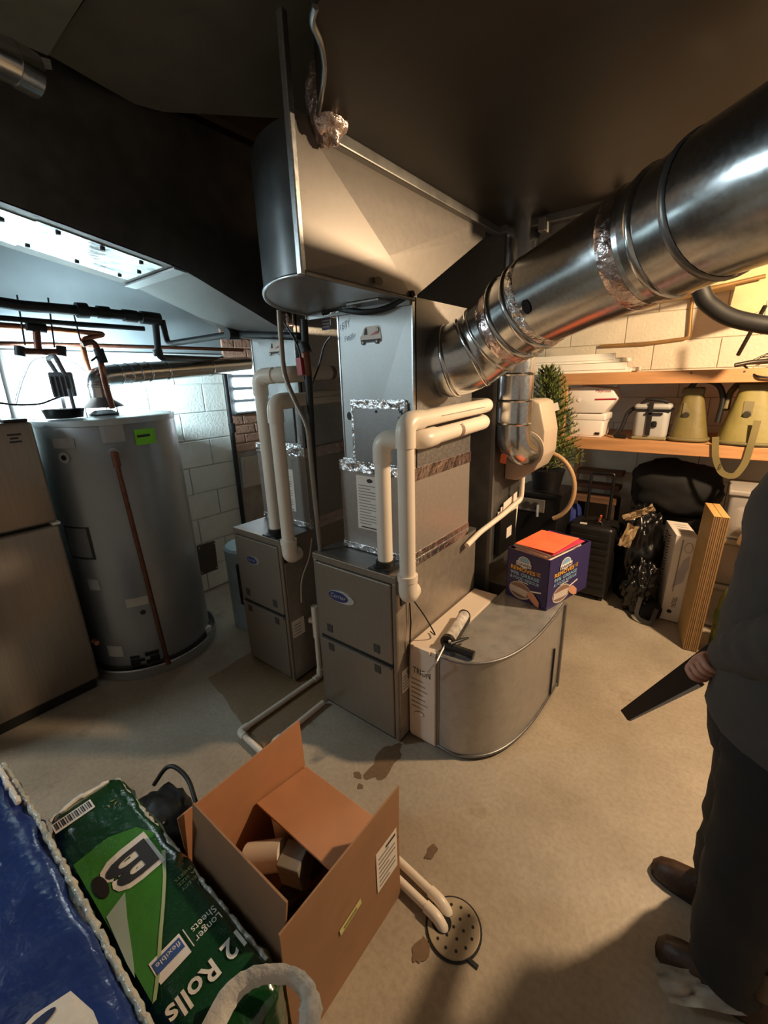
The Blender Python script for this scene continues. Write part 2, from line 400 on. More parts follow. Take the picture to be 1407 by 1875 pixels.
def van_sticker(c, wd, parent):
    """white service-van decal on a wall that faces -Y"""
    R_, U_ = (1, 0, 0), (0, 0, 1); o = Vector(c) - Vector((wd/2, 0, wd*.3)); s = wd
    p = polyplate('van_decal', [(x*s, y*s) for x, y in ((0, .1), (0, .3), (.08, .34), (.2, .55), (.28, .62), (.9, .62), (.97, .55), (1, .12), (.97, .06), (.05, .06))], o, R_, U_, PAPER, parent, .0015)
    polyplate('van_sill', [(x*s, y*s) for x, y in ((.05, .08), (.98, .08), (.98, .17), (.05, .17))], o, R_, U_, INK, p, .003)
    polyplate('van_window', [(x*s, y*s) for x, y in ((.2, .34), (.25, .56), (.33, .56), (.36, .34))], o, R_, U_, INK, p, .003)
    polyplate('red_swoosh', [(x*s, y*s) for x, y in ((.48, .3), (.86, .34), (.9, .5), (.72, .4))], o, R_, U_, mat('decal_red', '#b5484f', .5), p, .003)
    for cx_ in (.14, .8):
        ellipse('van_wheel', o+Vector((cx_*s, 0, .08*s)), R_, U_, .085*s, .085*s, INK, p, .004)
        ellipse('wheel_hub', o+Vector((cx_*s, 0, .08*s)), R_, U_, .04*s, .04*s, PAPER, p, .0055)
    ellipse('ring_mark', o+Vector((.86*s, 0, .47*s)), R_, U_, .06*s, .085*s, INK, p, .004); ellipse('ring_centre', o+Vector((.86*s, 0, .47*s)), R_, U_, .042*s, .062*s, PAPER, p, .0055)
    return p

FY = 1.245
def furnace(x0, x1, H, label, logo, dust):
    r = thing('furnace', ((x0+x1)/2, 1.6, 0), label, 'furnace', 'two gas furnaces')
    y1 = 1.96
    MB().box(x0, x1, FY+.012, y1, .02, H-.001, .004).build('cabinet', CABSIDE, r)
    MB().box(x0+.01, x1-.01, FY+.02, y1-.02, 0, .03).build('base', BLACKR, r)
    MB().box(x0-.002, x1+.002, FY-.002, FY+.03, H-.03, H+.002, .003).build('top_lip', CABINET, r)
    MB().box(x0-.001, x1+.001, FY+.03, y1, H-.006, H+.001).build('top_panel', GALV2, r)
    for s_, nm in ((x0, 'left'), (x1-.02, 'right')):
        MB().box(s_, s_+.02, FY, FY+.015, .02, H-.03, .003).build('corner_post', CABINET, r)
    up_ = MB().box(x0+.02, x1-.022, FY-.006, FY+.012, .425, H-.036, .005).build('upper_door', CABINET, r)
    lo_ = MB().box(x0+.02, x1-.022, FY-.006, FY+.012, .035, .408, .005).build('lower_door', CABINET, r)
    MB().box(x0+.02, x1-.022, FY-.001, FY+.013, .408, .425).build('door_gap', BLACKR, r)
    MB().box(x0+.022, x1-.024, FY-.016, FY-.004, .400, .410, .003).build('door_edge_pull', CABINET, lo_)
    for fx in (.18, .78):
        for dz, pr in ((.455, up_), (.352, lo_)):
            cx_ = x0 + (x1-x0)*fx
            MB().box(cx_-.018, cx_+.018, FY-.009, FY-.004, dz, dz+.042, .003).build('door_clip', mat('dark_clip', '#3b3631', .5), pr)
    lx, lz, la, lb = logo
    e1 = ellipse('badge', (lx, FY-.006, lz), (1, 0, 0), (0, 0, 1), la, lb, SILVER, up_, .001, .003)
    ellipse('badge_field', (lx-la*.22, FY-.006, lz), (1, 0, 0), (0, 0, 1), la*.76, lb*.86, NAVY, e1, .0045, .001)
    text('Carrier', (lx-la*.8, FY-.006, lz-lb*.28), (1, 0, 0), (0, 0, 1), lb*.75, SILVER, e1, width=la*1.2, lift=.006, shear=.25)
    return r, up_
# ---- near furnace with its coil case and supply plenum
AX0, AX1, BX0, BX1 = -1.41, -.935, -2.04, -1.645
fa, fa_door = furnace(AX0, AX1, .84, 'nearer grey furnace with an oval badge, carrying two white vent pipes beside the filter cabinet', (-1.235, .665, .078, .028), 0)
MB().box(AX1-.002, AX1+.006, FY+.03, FY+.12, .70, .80, .003).build('vent_bracket', BLACKP, fa)
lab = quad('rating_label', (AX1, FY+.03, .265), (0, 1, 0), (0, 0, 1), .062, .115, PAPER, fa, .001)
for k in range(5): quad('print_line', (AX1, FY+.036, .28+.016*k), (0, 1, 0), (0, 0, 1), .035 if k < 4 else .02, .004, INKG, lab, .0025)
quad('print_block', (AX1, FY+.07, .345), (0, 1, 0), (0, 0, 1), .015, .022, INK, lab, .0025)
MB().tube([(AX1+.012, FY+.08, .71), (AX1+.014, FY+.085, .6), (AX1+.018, FY+.07, .52), (AX1+.012, FY+.07, .44), (AX1+.012, FY+.065, .33)], .0035, 6).build('thermostat_wire', BLACKP, fa, smooth=60)
MB().tube(fillet([(AX1+.02, FY+.10, .70), (AX1+.06, FY+.13, .62), (AX1+.09, FY+.17, .515), (AX1+.04, FY+.2, .506)], .05), .003, 6).build('thermostat_wire', BLACKP, fa, smooth=60)

def coil(x0, x1, y0, y1, z0, z1, label, mlabel):
    r = thing('evaporator_coil_case', ((x0+x1)/2, (y0+y1)/2, z0), label, 'coil case', 'coil cases on the furnaces')
    MB().box(x0, x1, y0, y1, z0+.001, z1, .003).build('case', COILM, r)
    MB().box(x0-.003, x1+.003, y0-.003, y0+.03, z0+.002, z0+.035, .004).build('foil_tape', FOIL, r)
    MB().box(x1-.001, x1+.0025, y0, y1, z0-.005, z0+.055).build('foil_tape', FOILP, r)
    MB().box(x1+.0025, x1+.005, y0+.01, y1, z0+.022, z0+.028).build('tape_seam', GALV, r)
    MB().box(x1-.001, x1+.003, y0-.002, y1+.003, z1-.045, z1+.006).build('foil_tape', FOILP, r)
    MB().box(x0-.003, x1+.002, y0-.004, y0+.01, z1-.04, z1+.012, .004).build('foil_tape', FOIL, r)
    lx0, lx1, lz0, lz1 = mlabel
    lb = quad('instruction_sheet', (lx0, y0, lz0), (1, 0, 0), (0, 0, 1), lx1-lx0, lz1-lz0, PAPER, r, .001)
    H_ = lz1-lz0
    for k in range(14):
        quad('print_line', (lx0+.012, y0, lz0+H_*(.1+.055*k)), (1, 0, 0), (0, 0, 1), (lx1-lx0-.03)*(1 if k % 4 else .6), H_*.014, INKG, lb, .0025)
    ellipse('sheet_mark', (lx0+(lx1-lx0)*.55, y0, lz1-H_*.08), (1, 0, 0), (0, 0, 1), .016, .009, INK, lb, .0025)
    quad('print_line', (lx0+.02, y0, lz0+H_*.03), (1, 0, 0), (0, 0, 1), (lx1-lx0-.04), H_*.022, INK, lb, .0025)
    return r
coil(-1.335, AX1, 1.385, 1.868, .842, 1.25, 'taupe metal coil case on top of the nearer furnace, taped with foil at its seams', (-1.24, -1.10, .955, 1.20))

def plenum(x0, x1, y0, y1, z0, z1, label, apex, van, writing):
    r = thing('supply_plenum', ((x0+x1)/2, (y0+y1)/2, z0), label, 'plenum', 'sheet metal plenums over the coil cases')
    b = MB(); b.box(x0, x1, y0+.012, y1, z0, z1); b.build('body', GALV2 if x1 > -1 else GALV, r)
    cx_ = (x0+x1)/2
    TL, TR, BL, BR = Vector((x0, y0, z1)), Vector((x1, y0, z1)), Vector((x0, y0, z0)), Vector((x1, y0, z0)); A = Vector((cx_, y0+.011, apex)); Bm = Vector((cx_, y0+.002, z0))
    b = MB(); b.face([TL, A, TR]); b.face([TL, BL, A]); b.face([BL, Bm, A]); b.face([Bm, BR, A]); b.face([BR, TR, A])
    bmesh.ops.recalc_face_normals(b.bm, faces=b.bm.faces[:])
    b.build('creased_front', GALVF, r)
    for x in (x0, x1-.006): MB().box(x, x+.006, y0-.003, y0+.02, z0, z1).build('corner_seam', GALV, r)
    van_sticker((van[0], y0+.0035, van[1]), van[2], r)
    return r
# handwriting is separate so that it can sit on the crease
pa = plenum(-1.305, AX1, 1.39, 1.865, 1.25, 1.872, 'creased galvanized plenum above the nearer coil case, with a taped access patch and van decal', 1.46, (-1.135, 1.76, .105), None)
MARK = mat('blue_marker', '#39436b', .5)
text('1ST', (-1.285, 1.388, 1.79), (1, 0, .35), (-.3, 0, 1), .022, MARK, pa, width=.05, name='handwriting', lift=.004, shear=.2)
text('Floor', (-1.262, 1.388, 1.745), (1, 0, .4), (-.3, 0, 1), .02, MARK, pa, width=.052, name='handwriting', lift=.004, shear=.2)
MB().box(-1.235, -.985, 1.379, 1.392, 1.262, 1.485, .002).build('access_patch', GALV2, pa)
def crumple(name, p0, p1, wd, material, parent, nrm=(0, -1, 0), seed=0, amp=.006, n=26, m=5):
    p0, p1, nrm = Vector(p0), Vector(p1), Vector(nrm); t = (p1-p0).normalized(); s = t.cross(nrm).normalized(); b = MB(); g = []
    for i in range(n+1):
        row = []
        for j in range(m+1):
            u = i/n; v = j/m-.5
            h = amp*(.25+noise.noise(Vector((i*.9+seed*7, j*1.3, seed)))*1.1) if 0 < j < m else 0
            e = .12*noise.noise(Vector((i*.7, seed*3+j, 5)))
            row.append(b.pt(p0.lerp(p1, u) + s*(v+e*(abs(v) > .4))*wd + nrm*(max(0, h)+.0015)))
        g.append(row)
    for i in range(n):
        for j in range(m): b.bm.faces.new((g[i][j], g[i+1][j], g[i+1][j+1], g[i][j+1]))
    return b.build(name, material, parent)
crumple('foil_strip', (-1.232, 1.386, 1.258), (-1.236, 1.386, 1.50), .034, FOIL, pa, seed=1)
crumple('foil_strip', (-1.25, 1.384, 1.497), (-.97, 1.384, 1.497), .045, FOIL, pa, seed=2, amp=.002)
crumple('foil_strip', (-.985, 1.384, 1.43), (-.985, 1.384, 1.51), .05, FOIL, pa, seed=3, amp=.012)
crumple('foil_strip', (-1.31, 1.384, 1.256), (-.95, 1.384, 1.256), .03, FOIL, pa, seed=4)
for x in (-1.262, -.953): ellipse('round_hole', (x, 1.387, 1.452), (1, 0, 0), (0, 0, 1), .013, .017, BLACKP, pa, .002)
for x, z in ((-1.11, 1.474), (-.99, 1.475)): ellipse('screw_head', (x, 1.379, z), (1, 0, 0), (0, 0, 1), .005, .005, INK, pa, .001, .003)
# ---- far furnace group
fb, fb_door = furnace(BX0, BX1, .845, 'farther grey furnace between the water heater and the nearer furnace', (-1.875, .69, .055, .022), 1)
lab = quad('rating_label', (BX1, FY+.02, .28), (0, 1, 0), (0, 0, 1), .085, .10, PAPER, fb, .001)
for k in range(4): quad('print_line', (BX1, FY+.03, .295+.018*k), (0, 1, 0), (0, 0, 1), .05, .004, INKG, lab, .0025)
MB().box(BX1-.002, BX1+.006, FY+.01, FY+.10, .72, .83, .003).build('vent_bracket', BLACKP, fb)
MB().tube(fillet([(BX1+.012, FY+.2, .80), (BX1+.015, FY+.17, .7), (BX1+.012, FY+.1, .6), (BX1+.01, FY+.09, .47)], .05), .004, 6).build('wire', PVC, fb, smooth=60)
coil(-2.03, -1.64, 1.45, 1.90, .847, 1.27, 'taupe coil case on top of the farther furnace beside the red brick', (-1.86, -1.74, .93, 1.16))
pb = plenum(-1.985, -1.65, 1.46, 1.90, 1.27, 1.90, 'creased galvanized plenum over the farther furnace, van decal near its top', 1.56, (-1.80, 1.755, .10), None)
crumple('foil_strip', (-1.955, 1.455, 1.28), (-1.965, 1.455, 1.58), .03, FOIL, pb, seed=11)
crumple('foil_strip', (-1.99, 1.455, 1.276), (-1.66, 1.455, 1.276), .035, FOIL, pb, seed=12)
MB().box(-1.92, -1.70, 1.452, 1.462, 1.30, 1.52, .002).build('access_patch', GALV2, pb)
text('2ND', (-1.975, 1.458, 1.83), (1, 0, .3), (-.3, 0, 1), .02, MARK, pb, width=.05, name='handwriting', lift=.004)

# ---- rounded supply elbow above the nearer plenum
el = thing('duct_elbow', (-1.2, 1.3, 1.87), 'round-heeled sheet metal duct elbow above the nearer plenum, underside showing', 'duct')
heel = smooth_pts([(-.935, .875), (-1.0, .868), (-1.08, .885), (-1.16, .925), (-1.24, .985), (-1.32, 1.06), (-1.40, 1.17), (-1.45, 1.29), (-1.477, 1.42), (-1.48, 1.60), (-1.48, 1.94)])
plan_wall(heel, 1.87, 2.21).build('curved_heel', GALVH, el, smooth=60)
zb = lambda y: 1.87 if y < 1.38 else 1.87+(y-1.38)*.53
b = MB(); b.face([(x, y, 1.87) for x, y in heel if y < 1.38] + [(-1.47, 1.38, 1.87), (-.935, 1.38, 1.87)]); b.build('underside', GALV, el)
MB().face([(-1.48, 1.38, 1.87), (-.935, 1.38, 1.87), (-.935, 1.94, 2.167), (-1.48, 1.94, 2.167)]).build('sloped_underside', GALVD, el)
A, B_, C_, A2 = Vector((-.932, .875, 1.875)), Vector((-.932, 1.385, 1.865)), Vector((-.932, 1.945, 2.165)), Vector((-.932, .885, 2.225)); C2 = Vector((-.932, 1.945, 2.225))
M_ = at(707, 470, X=-.932) + Vector((.014, 0, 0))
b = MB()
for t in ((A, B_, M_), (B_, C_, M_), (C_, C2, M_), (C2, A2, M_), (A2, A, M_)): b.face(t)
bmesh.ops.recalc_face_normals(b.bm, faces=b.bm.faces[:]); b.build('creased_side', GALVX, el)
ph = at(691, 515, X=-.925); ellipse('round_hole', ph, (0, 1, 0), (0, 0, 1), .02, .012, BLACKP, el, .006)
MB().tube([(x, y, 1.868) for x, y in heel if y < 1.5], .006, 8).build('rolled_rim', GALV, el, smooth=60)
MB().tube([A+Vector((.004, 0, -.004)), B_+Vector((.004, 0, -.004))], .007, 8).build('rolled_rim', GALVD, el, smooth=60)
MB().box(-.945, -.925, .862, .880, 1.865, 2.40, .003).build('corner_seam', GALV, el)
MB().box(-1.46, -.94, 1.372, 1.388, 1.845, 1.878).build('flange_strip', GALVD, el)
b = MB(); b.tube([(-1.36+.44*t, 1.365+.012*math.sin(t*9), 1.845+.02*math.sin(t*6+1)+.02*t) for t in [i/22 for i in range(23)]], .011, 6); b.build('bent_cleat', BLACKFE, el, smooth=60)
crumple('foil_strip', (-1.36, 1.372, 1.86), (-1.0, 1.368, 1.885), .02, FOIL, el, seed=21, amp=.004)
MB().box(-1.17, -1.02, 1.30, 1.37, 1.862, 1.868).build('patch', GALV, el)

# ---- big trunk duct under the joists, over the viewer
tr = thing('trunk_duct', (.3, 1.4, 2.21), 'wide dark trunk duct filling the ceiling overhead, flat underside with a rounded corner', 'duct')
outl = [(-.925, 2.03), (-.925, .96)] + smooth_pts([(-.90, .93), (-.83, .875), (-.765, .82), (-.72, .765), (-.695, .72), (-.665, .70)])[1:] + [(2.2, .70), (2.2, 2.03)]
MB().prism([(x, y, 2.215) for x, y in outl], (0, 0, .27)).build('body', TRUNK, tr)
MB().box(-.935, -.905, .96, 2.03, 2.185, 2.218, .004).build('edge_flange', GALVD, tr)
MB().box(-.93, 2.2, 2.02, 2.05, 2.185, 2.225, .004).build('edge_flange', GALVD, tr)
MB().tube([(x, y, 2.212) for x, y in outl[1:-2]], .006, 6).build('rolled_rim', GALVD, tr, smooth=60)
for k, xx in enumerate((-.72, -.45)): MB().box(xx, xx+.03, 1.98, 2.07, 2.15, 2.2, .003).build('hanger_rail', GALV2, tr)
fo = blob('foil_wad', at(599, 190, X=-.90), (.045, .05, .085), mat('crumpled_foil_wad', (.62, .50, .46, 1), .3, .8, .3, 22, bump=.8, bscale=30), None, .26, 2.6, 4, 4)
tag(fo, 'crumpled pinkish foil and sealant wad stuffed at the duct corner', 'foil wad')

# ---- sloping duct that feeds the farther plenum
dl = thing('branch_duct', (-1.85, .6, 2.0), 'long rectangular duct with bright taped underside sloping to the farther plenum', 'duct')
DX0, DX1 = -2.06, -1.65
zr = lambda y: 2.095-.178*(y-.453)
y0, y1, y2 = -1.6, .95, 1.47
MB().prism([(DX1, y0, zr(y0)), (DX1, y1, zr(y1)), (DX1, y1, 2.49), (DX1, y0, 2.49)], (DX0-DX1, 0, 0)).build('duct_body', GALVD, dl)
MB().face([(DX0, y0, zr(y0)-.004), (DX1, y0, zr(y0)-.004), (DX1, y1, zr(y1)-.004), (DX0, y1, zr(y1)-.004)]).build('underside', GALVF, dl)
b = MB(); P = [Vector((DX0, y1, zr(y1)-.003)), Vector((DX1, y1, zr(y1)-.003)), Vector((DX1-.0, y2-.08, 1.825)), Vector((DX0+.07, y2-.08, 1.83))]; M2 = sum(P, Vector())/4+Vector((.03, .02, -.012))
for i in range(4): b.face([P[i], P[(i+1) % 4], M2])
bmesh.ops.recalc_face_normals(b.bm, faces=b.bm.faces[:]); b.build('creased_transition', GALVF, dl)
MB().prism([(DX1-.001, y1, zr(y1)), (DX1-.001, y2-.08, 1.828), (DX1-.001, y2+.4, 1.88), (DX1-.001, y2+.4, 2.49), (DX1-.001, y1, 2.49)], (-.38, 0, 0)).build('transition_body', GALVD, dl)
MB().obox((DX0, y1-.03, zr(y1)-.008), (DX1-DX0, 0, 0), (0, .045, -.006), (0, 0, .006)).build('drive_cleat', GALV, dl)
FOILB = mat('flat_foil_patch', (.70, .74, .78, 1), .2, 1.0, .08, 20, bump=.25, bscale=12)
for (ya, yb, xa, xb) in ((.44, .56, -2.0, -1.70), (.54, .90, -1.98, -1.69)):
    pt_ = MB().face([(xa, ya, zr(ya)-.0075), (xb, ya, zr(ya)-.0075), (xb, yb, zr(yb)-.0075), (xa, yb, zr(yb)-.0075)]).build('foil_patch', FOILB, dl)
for k, (fx, y) in enumerate(((-1.72, .60), (-1.72, .72), (-1.72, .84), (-1.95, .58), (-1.95, .72), (-1.95, .86), (-1.83, .88), (-1.78, .48))):
    MB().lathe([(.007, -.006), (.007, 0)], (fx, y, zr(y)-.007), 10).build('screw_head', INK, dl)
MB().box(-1.66, -1.62, 1.40, 1.44, 1.83, 1.90, .01).build('foil_wrap', FOILP, dl)

cs = thing('ceiling_pipe', tuple(at(25, 115, Z=2.3)), 'short bright galvanized pipe end near the ceiling in the upper left corner', 'pipe')
q = [at(-70, 70, Z=2.32), at(35, 122, Z=2.32)]; MB().tube(q, .042, 24).build('pipe_body', SPIRAL, cs, smooth=50); q2 = [at(20, 115, Z=2.32), at(62, 138, Z=2.32)]; MB().tube(q2, .045, 24).build('coupling', SPIRAL, cs, smooth=50)
MB().obox(at(44, 98, Z=2.36), at(78, 108, Z=2.36)-at(44, 98, Z=2.36), (0, 0, -.02), (.012, .012, 0)).build('clip', GALV, cs)
tag(MB().obox(at(284, 316, Z=2.44), at(362, 396, Z=2.44)-at(284, 316, Z=2.44), (.03, .012, 0), (0, 0, .03)).build('wood_strip', mat('grey_lath', '#8a8272', .8, 0, .2, 6)), 'weathered wood lath hanging in the dark between the joists', 'wood strip')
tag(MB().tube([at(250, 346, Z=2.40), at(288, 330, Z=2.40)], .004, 8).build('long_nail', mat('bright_nail', '#a8a296', .4, .5)), 'long pale nail sticking out beside the wood lath', 'nail')
# ---- round duct from the nearer plenum to the right
rd = thing('round_duct', (-.5, 1.5, 1.7), 'large shiny round duct running from the nearer plenum up to the right', 'duct')
path = [Vector(p) for p in ((-.94, 1.60, 1.655), (-.90, 1.60, 1.655), (-.84, 1.615, 1.67), (-.79, 1.635, 1.70), (-.74, 1.635, 1.735), (-.66, 1.61, 1.775), (-.60, 1.59, 1.805))]
MB().tube(fillet(path, .03, 3), .138, 36).build('adjustable_elbow', SPIRAL, rd, smooth=40)
p2 = [Vector(p) for p in ((-.64, 1.60, 1.79), (-.527, 1.555, 1.838), (-.36, 1.485, 1.882), (-.175, 1.405, 1.925))]
MB().tube(p2, [.143, .146, .148, .15], 40, caps=False).build('straight_run', SPIRAL, rd, smooth=40)
p3 = [Vector(p) for p in ((-.20, 1.416, 1.919), (-.13, 1.375, 1.933), (-.06, 1.315, 1.948), (.02, 1.26, 1.958), (.12, 1.21, 1.965), (.4, 1.10, 1.97), (1.2, .95, 1.98))]
MB().tube(p3, [.153, .154, .155, .156, .156, .156, .156], 40, caps=False).build('second_elbow', SPIRAL, rd, smooth=40)
def band(p, q, r, wd, name, material, rr=None):
    p, q = Vector(p), Vector(q); d = (q-p).normalized()
    return MB().tube([p-d*wd/2, p-d*wd*.3, p+d*wd*.3, p+d*wd/2], [r, rr or r+.004, rr or r+.004, r], 40, caps=False).build(name, material, rd, smooth=60)
def along(P, t):
    L_ = [(b-a).length for a, b in zip(P, P[1:])]; s = t*sum(L_)
    for (a, b), l in zip(zip(P, P[1:]), L_):
        if s <= l: return a.lerp(b, s/l), b
        s -= l
    return P[-1], P[-1]+(P[-1]-P[-2])
for t in (.12, .34, .55): a, b = along(path, t); band(a, b, .138, .018, 'gore_bead', SPIRAL)
a, b = along(path, .80); band(a, b, .139, .055, 'foil_tape_band', FOILP, .142)
for t in (.02, .16): a, b = along(p2, t); band(a, b, .146, .02, 'crimp_bead', SPIRAL, .152)
a, b = along(p2, .22); band(a, b, .1465, .035, 'foil_tape_band', FOIL, .1495)
a, b = along(p2, .84); band(a, b, .150, .045, 'foil_tape_band', FOILP, .1535)
a, b = along(p3, .02); band(a, b, .154, .02, 'crimp_bead', SPIRAL, .159)
a, b = along(p3, .10); band(a, b, .156, .02, 'crimp_bead', GALVD, .160)
for (i_, px_) in enumerate(((1040, 545),)):
    a, b_ = along(p2, .33); dv = (EYE-a).normalized(); ax = (b_-a).normalized(); dv = (dv-ax*dv.dot(ax)).normalized()
    cpt = a + dv*.1485 + Vector((0, 0, 0)); ellipse('damper_hole', cpt, ax, ax.cross(dv)*-1, .014, .022, BLACKP, rd, .001)
    MB().prism([cpt+ax*-.05+dv*-.006+UP*.01, cpt+ax*-.012+dv*.004+UP*-.002, cpt+ax*-.03+UP*.07+dv*-.01], dv*.002).build('bent_tab', SPIRAL, rd)

# ---- return drop behind the nearer furnace
rt = thing('return_drop', (-1.1, 2.25, 0), 'dark vertical return duct behind the nearer furnace, humidifier hung on its side', 'duct')
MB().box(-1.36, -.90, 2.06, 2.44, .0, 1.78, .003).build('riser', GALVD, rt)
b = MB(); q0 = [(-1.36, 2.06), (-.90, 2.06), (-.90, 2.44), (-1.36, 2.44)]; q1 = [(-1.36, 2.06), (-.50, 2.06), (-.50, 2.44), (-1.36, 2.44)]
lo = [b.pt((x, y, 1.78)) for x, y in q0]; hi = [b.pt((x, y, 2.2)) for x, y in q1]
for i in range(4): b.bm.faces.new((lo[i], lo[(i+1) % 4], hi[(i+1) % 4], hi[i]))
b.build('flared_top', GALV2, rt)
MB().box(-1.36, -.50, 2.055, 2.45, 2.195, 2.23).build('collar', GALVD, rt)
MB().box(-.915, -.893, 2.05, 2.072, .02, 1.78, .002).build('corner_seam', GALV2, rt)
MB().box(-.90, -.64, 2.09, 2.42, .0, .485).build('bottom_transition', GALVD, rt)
# document pocket on the drop
pk = thing('document_pocket', (-.895, 2.25, .78), 'dark document pocket stuffed with papers, hung on the return duct', 'document pocket')
MB().box(-.899, -.865, 2.12, 2.34, .64, .86, .004).build('pocket', BLACKP, pk)
quad('white_card', (-.865, 2.2, .72), (0, 1, 0), (0, 0, 1), .07, .06, PAPER, pk, .001)
for k in range(4):
    MB().obox((-.893+k*.006, 2.13+.012*k, .70), (.003, 0, 0), (0, .19, .012*k), (0, .01*k, .185+.022*(k % 3))).build('paper', PAPER, pk)
# ---- bypass pipe and humidifier
bp_ = thing('bypass_pipe', (-.80, 2.12, 1.2), 'short vertical galvanized round pipe dropping to the beige humidifier', 'pipe')
BX, BYY = -.815, 2.085
MB().tube([(BX, BYY, 2.3), (BX, BYY, 1.36)], .082, 32).build('pipe_body', SPIRAL, bp_, smooth=40)
MB().tube(fillet([(BX, BYY, 1.38), (BX+.004, BYY+.003, 1.28), (BX+.02, BYY+.05, 1.235), (BX+.03, BYY+.12, 1.22)], .06, 6), .080, 32).build('elbow', SPIRAL, bp_, smooth=40)
for z in (1.60, 1.48, 1.37): MB().tube([(BX, BYY, z-.008), (BX, BYY, z), (BX, BYY, z+.008)], [.081, .087, .081], 32, caps=False).build('bead', SPIRAL, bp_, smooth=60)
hu = thing('humidifier', (-.80, 2.3, 1.08), 'beige plastic bypass humidifier mounted on the return duct', 'humidifier')
BEIGE = mat('beige_plastic', '#b3a28f', .45, 0, .04)
pr = [(-.899, 1.47), (-.77, 1.475), (-.735, 1.46), (-.70, 1.32), (-.70, 1.20), (-.735, 1.12), (-.83, 1.055), (-.899, 1.055)]
b = MB().prism([(x, 2.21, z) for x, z in pr], (0, .22, 0)); bmesh.ops.bevel(b.bm, geom=b.bm.edges[:], offset=.01, segments=2, profile=.5, affect='EDGES'); b.build('housing', BEIGE, hu, smooth=40)
MB().lathe([(.098, 0), (.098, .014), (.09, .018)], (-.79, 2.19, 1.225), 32, 'Y').build('collar', BEIGE, hu, smooth=40)
quad('orange_sticker', (-.845, 2.06, 1.185), (1, 0, -.15), (.15, 0, 1), .03, .045, mat('orange_sticker', '#d7603a', .5), hu, .05)
dp = pipe('drain_pipe', [(-.83, 2.3, 1.06), (-.83, 2.3, .93), (-.86, 2.12, .88), (-.90, 1.93, .83), (-.905, 1.80, .80)], .014, PVC, None, .03, label='thin white drain pipe from the humidifier down to the nearer furnace', cat='pipe')

# ---- filter cabinet and rounded return boot
CREAM = mat('cream_enamel', '#d9c9b8', .45, 0, .04, 6)
fc = thing('filter_cabinet', (-.865, 1.63, 0), 'cream air cleaner cabinet lettered on its end, against the nearer furnace side', 'filter cabinet')
MB().box(-.928, -.795, 1.325, 1.95, .012, .498, .004).build('cabinet', CREAM, fc)
MB().box(-.928, -.795, 1.32, 1.327, .03, .482, .002).build('end_cover', CREAM, fc)
MB().box(-.90, -.82, 1.315, 1.33, .484, .502, .002).build('cover_lip', CREAM, fc)
text('TRION', (-.905, 1.32, .365), (1, 0, 0), (0, 0, 1), .032, INK, fc, width=.088, name='lettering')
for k in range(7): quad('print_line', (-.915, 1.32, .33-.024*k), (1, 0, 0), (0, 0, 1), .06+.012*(k % 3), .004, INKG, fc, .0015)
ellipse('printed_scroll', (-.875, 1.32, .155), (1, 0, .3), (-.3, 0, 1), .028, .014, INKG, fc, .001); ellipse('printed_scroll_field', (-.875, 1.32, .155), (1, 0, .3), (-.3, 0, 1), .025, .0115, CREAM, fc, .0025)
bt = thing('return_boot', (-.64, 1.7, 0), 'galvanized return boot with a rounded end on the floor beside the filter cabinet', 'duct')
bo = smooth_pts([(-.792, 1.335), (-.74, 1.333), (-.68, 1.345), (-.62, 1.385), (-.565, 1.455), (-.525, 1.56), (-.50, 1.70), (-.49, 1.88), (-.488, 2.07)])
plan_wall(bo, .02, .49).build('curved_wall', mat('boot_wall_steel', (.40, .375, .345, 1), .40, .5, .08, 25, bump=.06, bscale=5), bt, smooth=60)
MB().prism([(x, y, .486) for x, y in bo] + [(-.792, 2.07, .486)], (0, 0, .006)).build('top_panel', mat('boot_top_steel', (.42, .41, .39, 1), .28, .55, .15, 12, bump=.05, bscale=4), bt)
MB().tube([(x, y, .492) for x, y in bo], .006, 8).build('top_rim', GALV2, bt, smooth=60)
MB().prism([(x, y, .012) for x, y in bo] + [(-.792, 2.07, .012)], (0, 0, .01)).build('floor_panel', GALVD, bt)
MB().tube([(x*.995, y, .018) for x, y in bo], .007, 8).build('bottom_rim', GALVD, bt, smooth=60)
MB().box(-.797, -.78, 1.33, 1.345, .01, .50, .002).build('front_flange', GALV2, bt)
MB().box(-.79, -.488, 2.066, 2.072, .02, .49).build('back_wall', GALV2, bt)
MB().box(-.487, -.478, 1.935, 1.945, .03, .30, .002).build('drive_cleat', BLACKFE, bt)
MB().box(-.49, -.476, 2.055, 2.075, .0, .49, .002).build('back_flange', GALV2, bt)
for y in (1.5, 1.8): MB().box(-.6, -.56, y-.02, y+.02, 0, .014).build('spacer', BLACKR, bt)

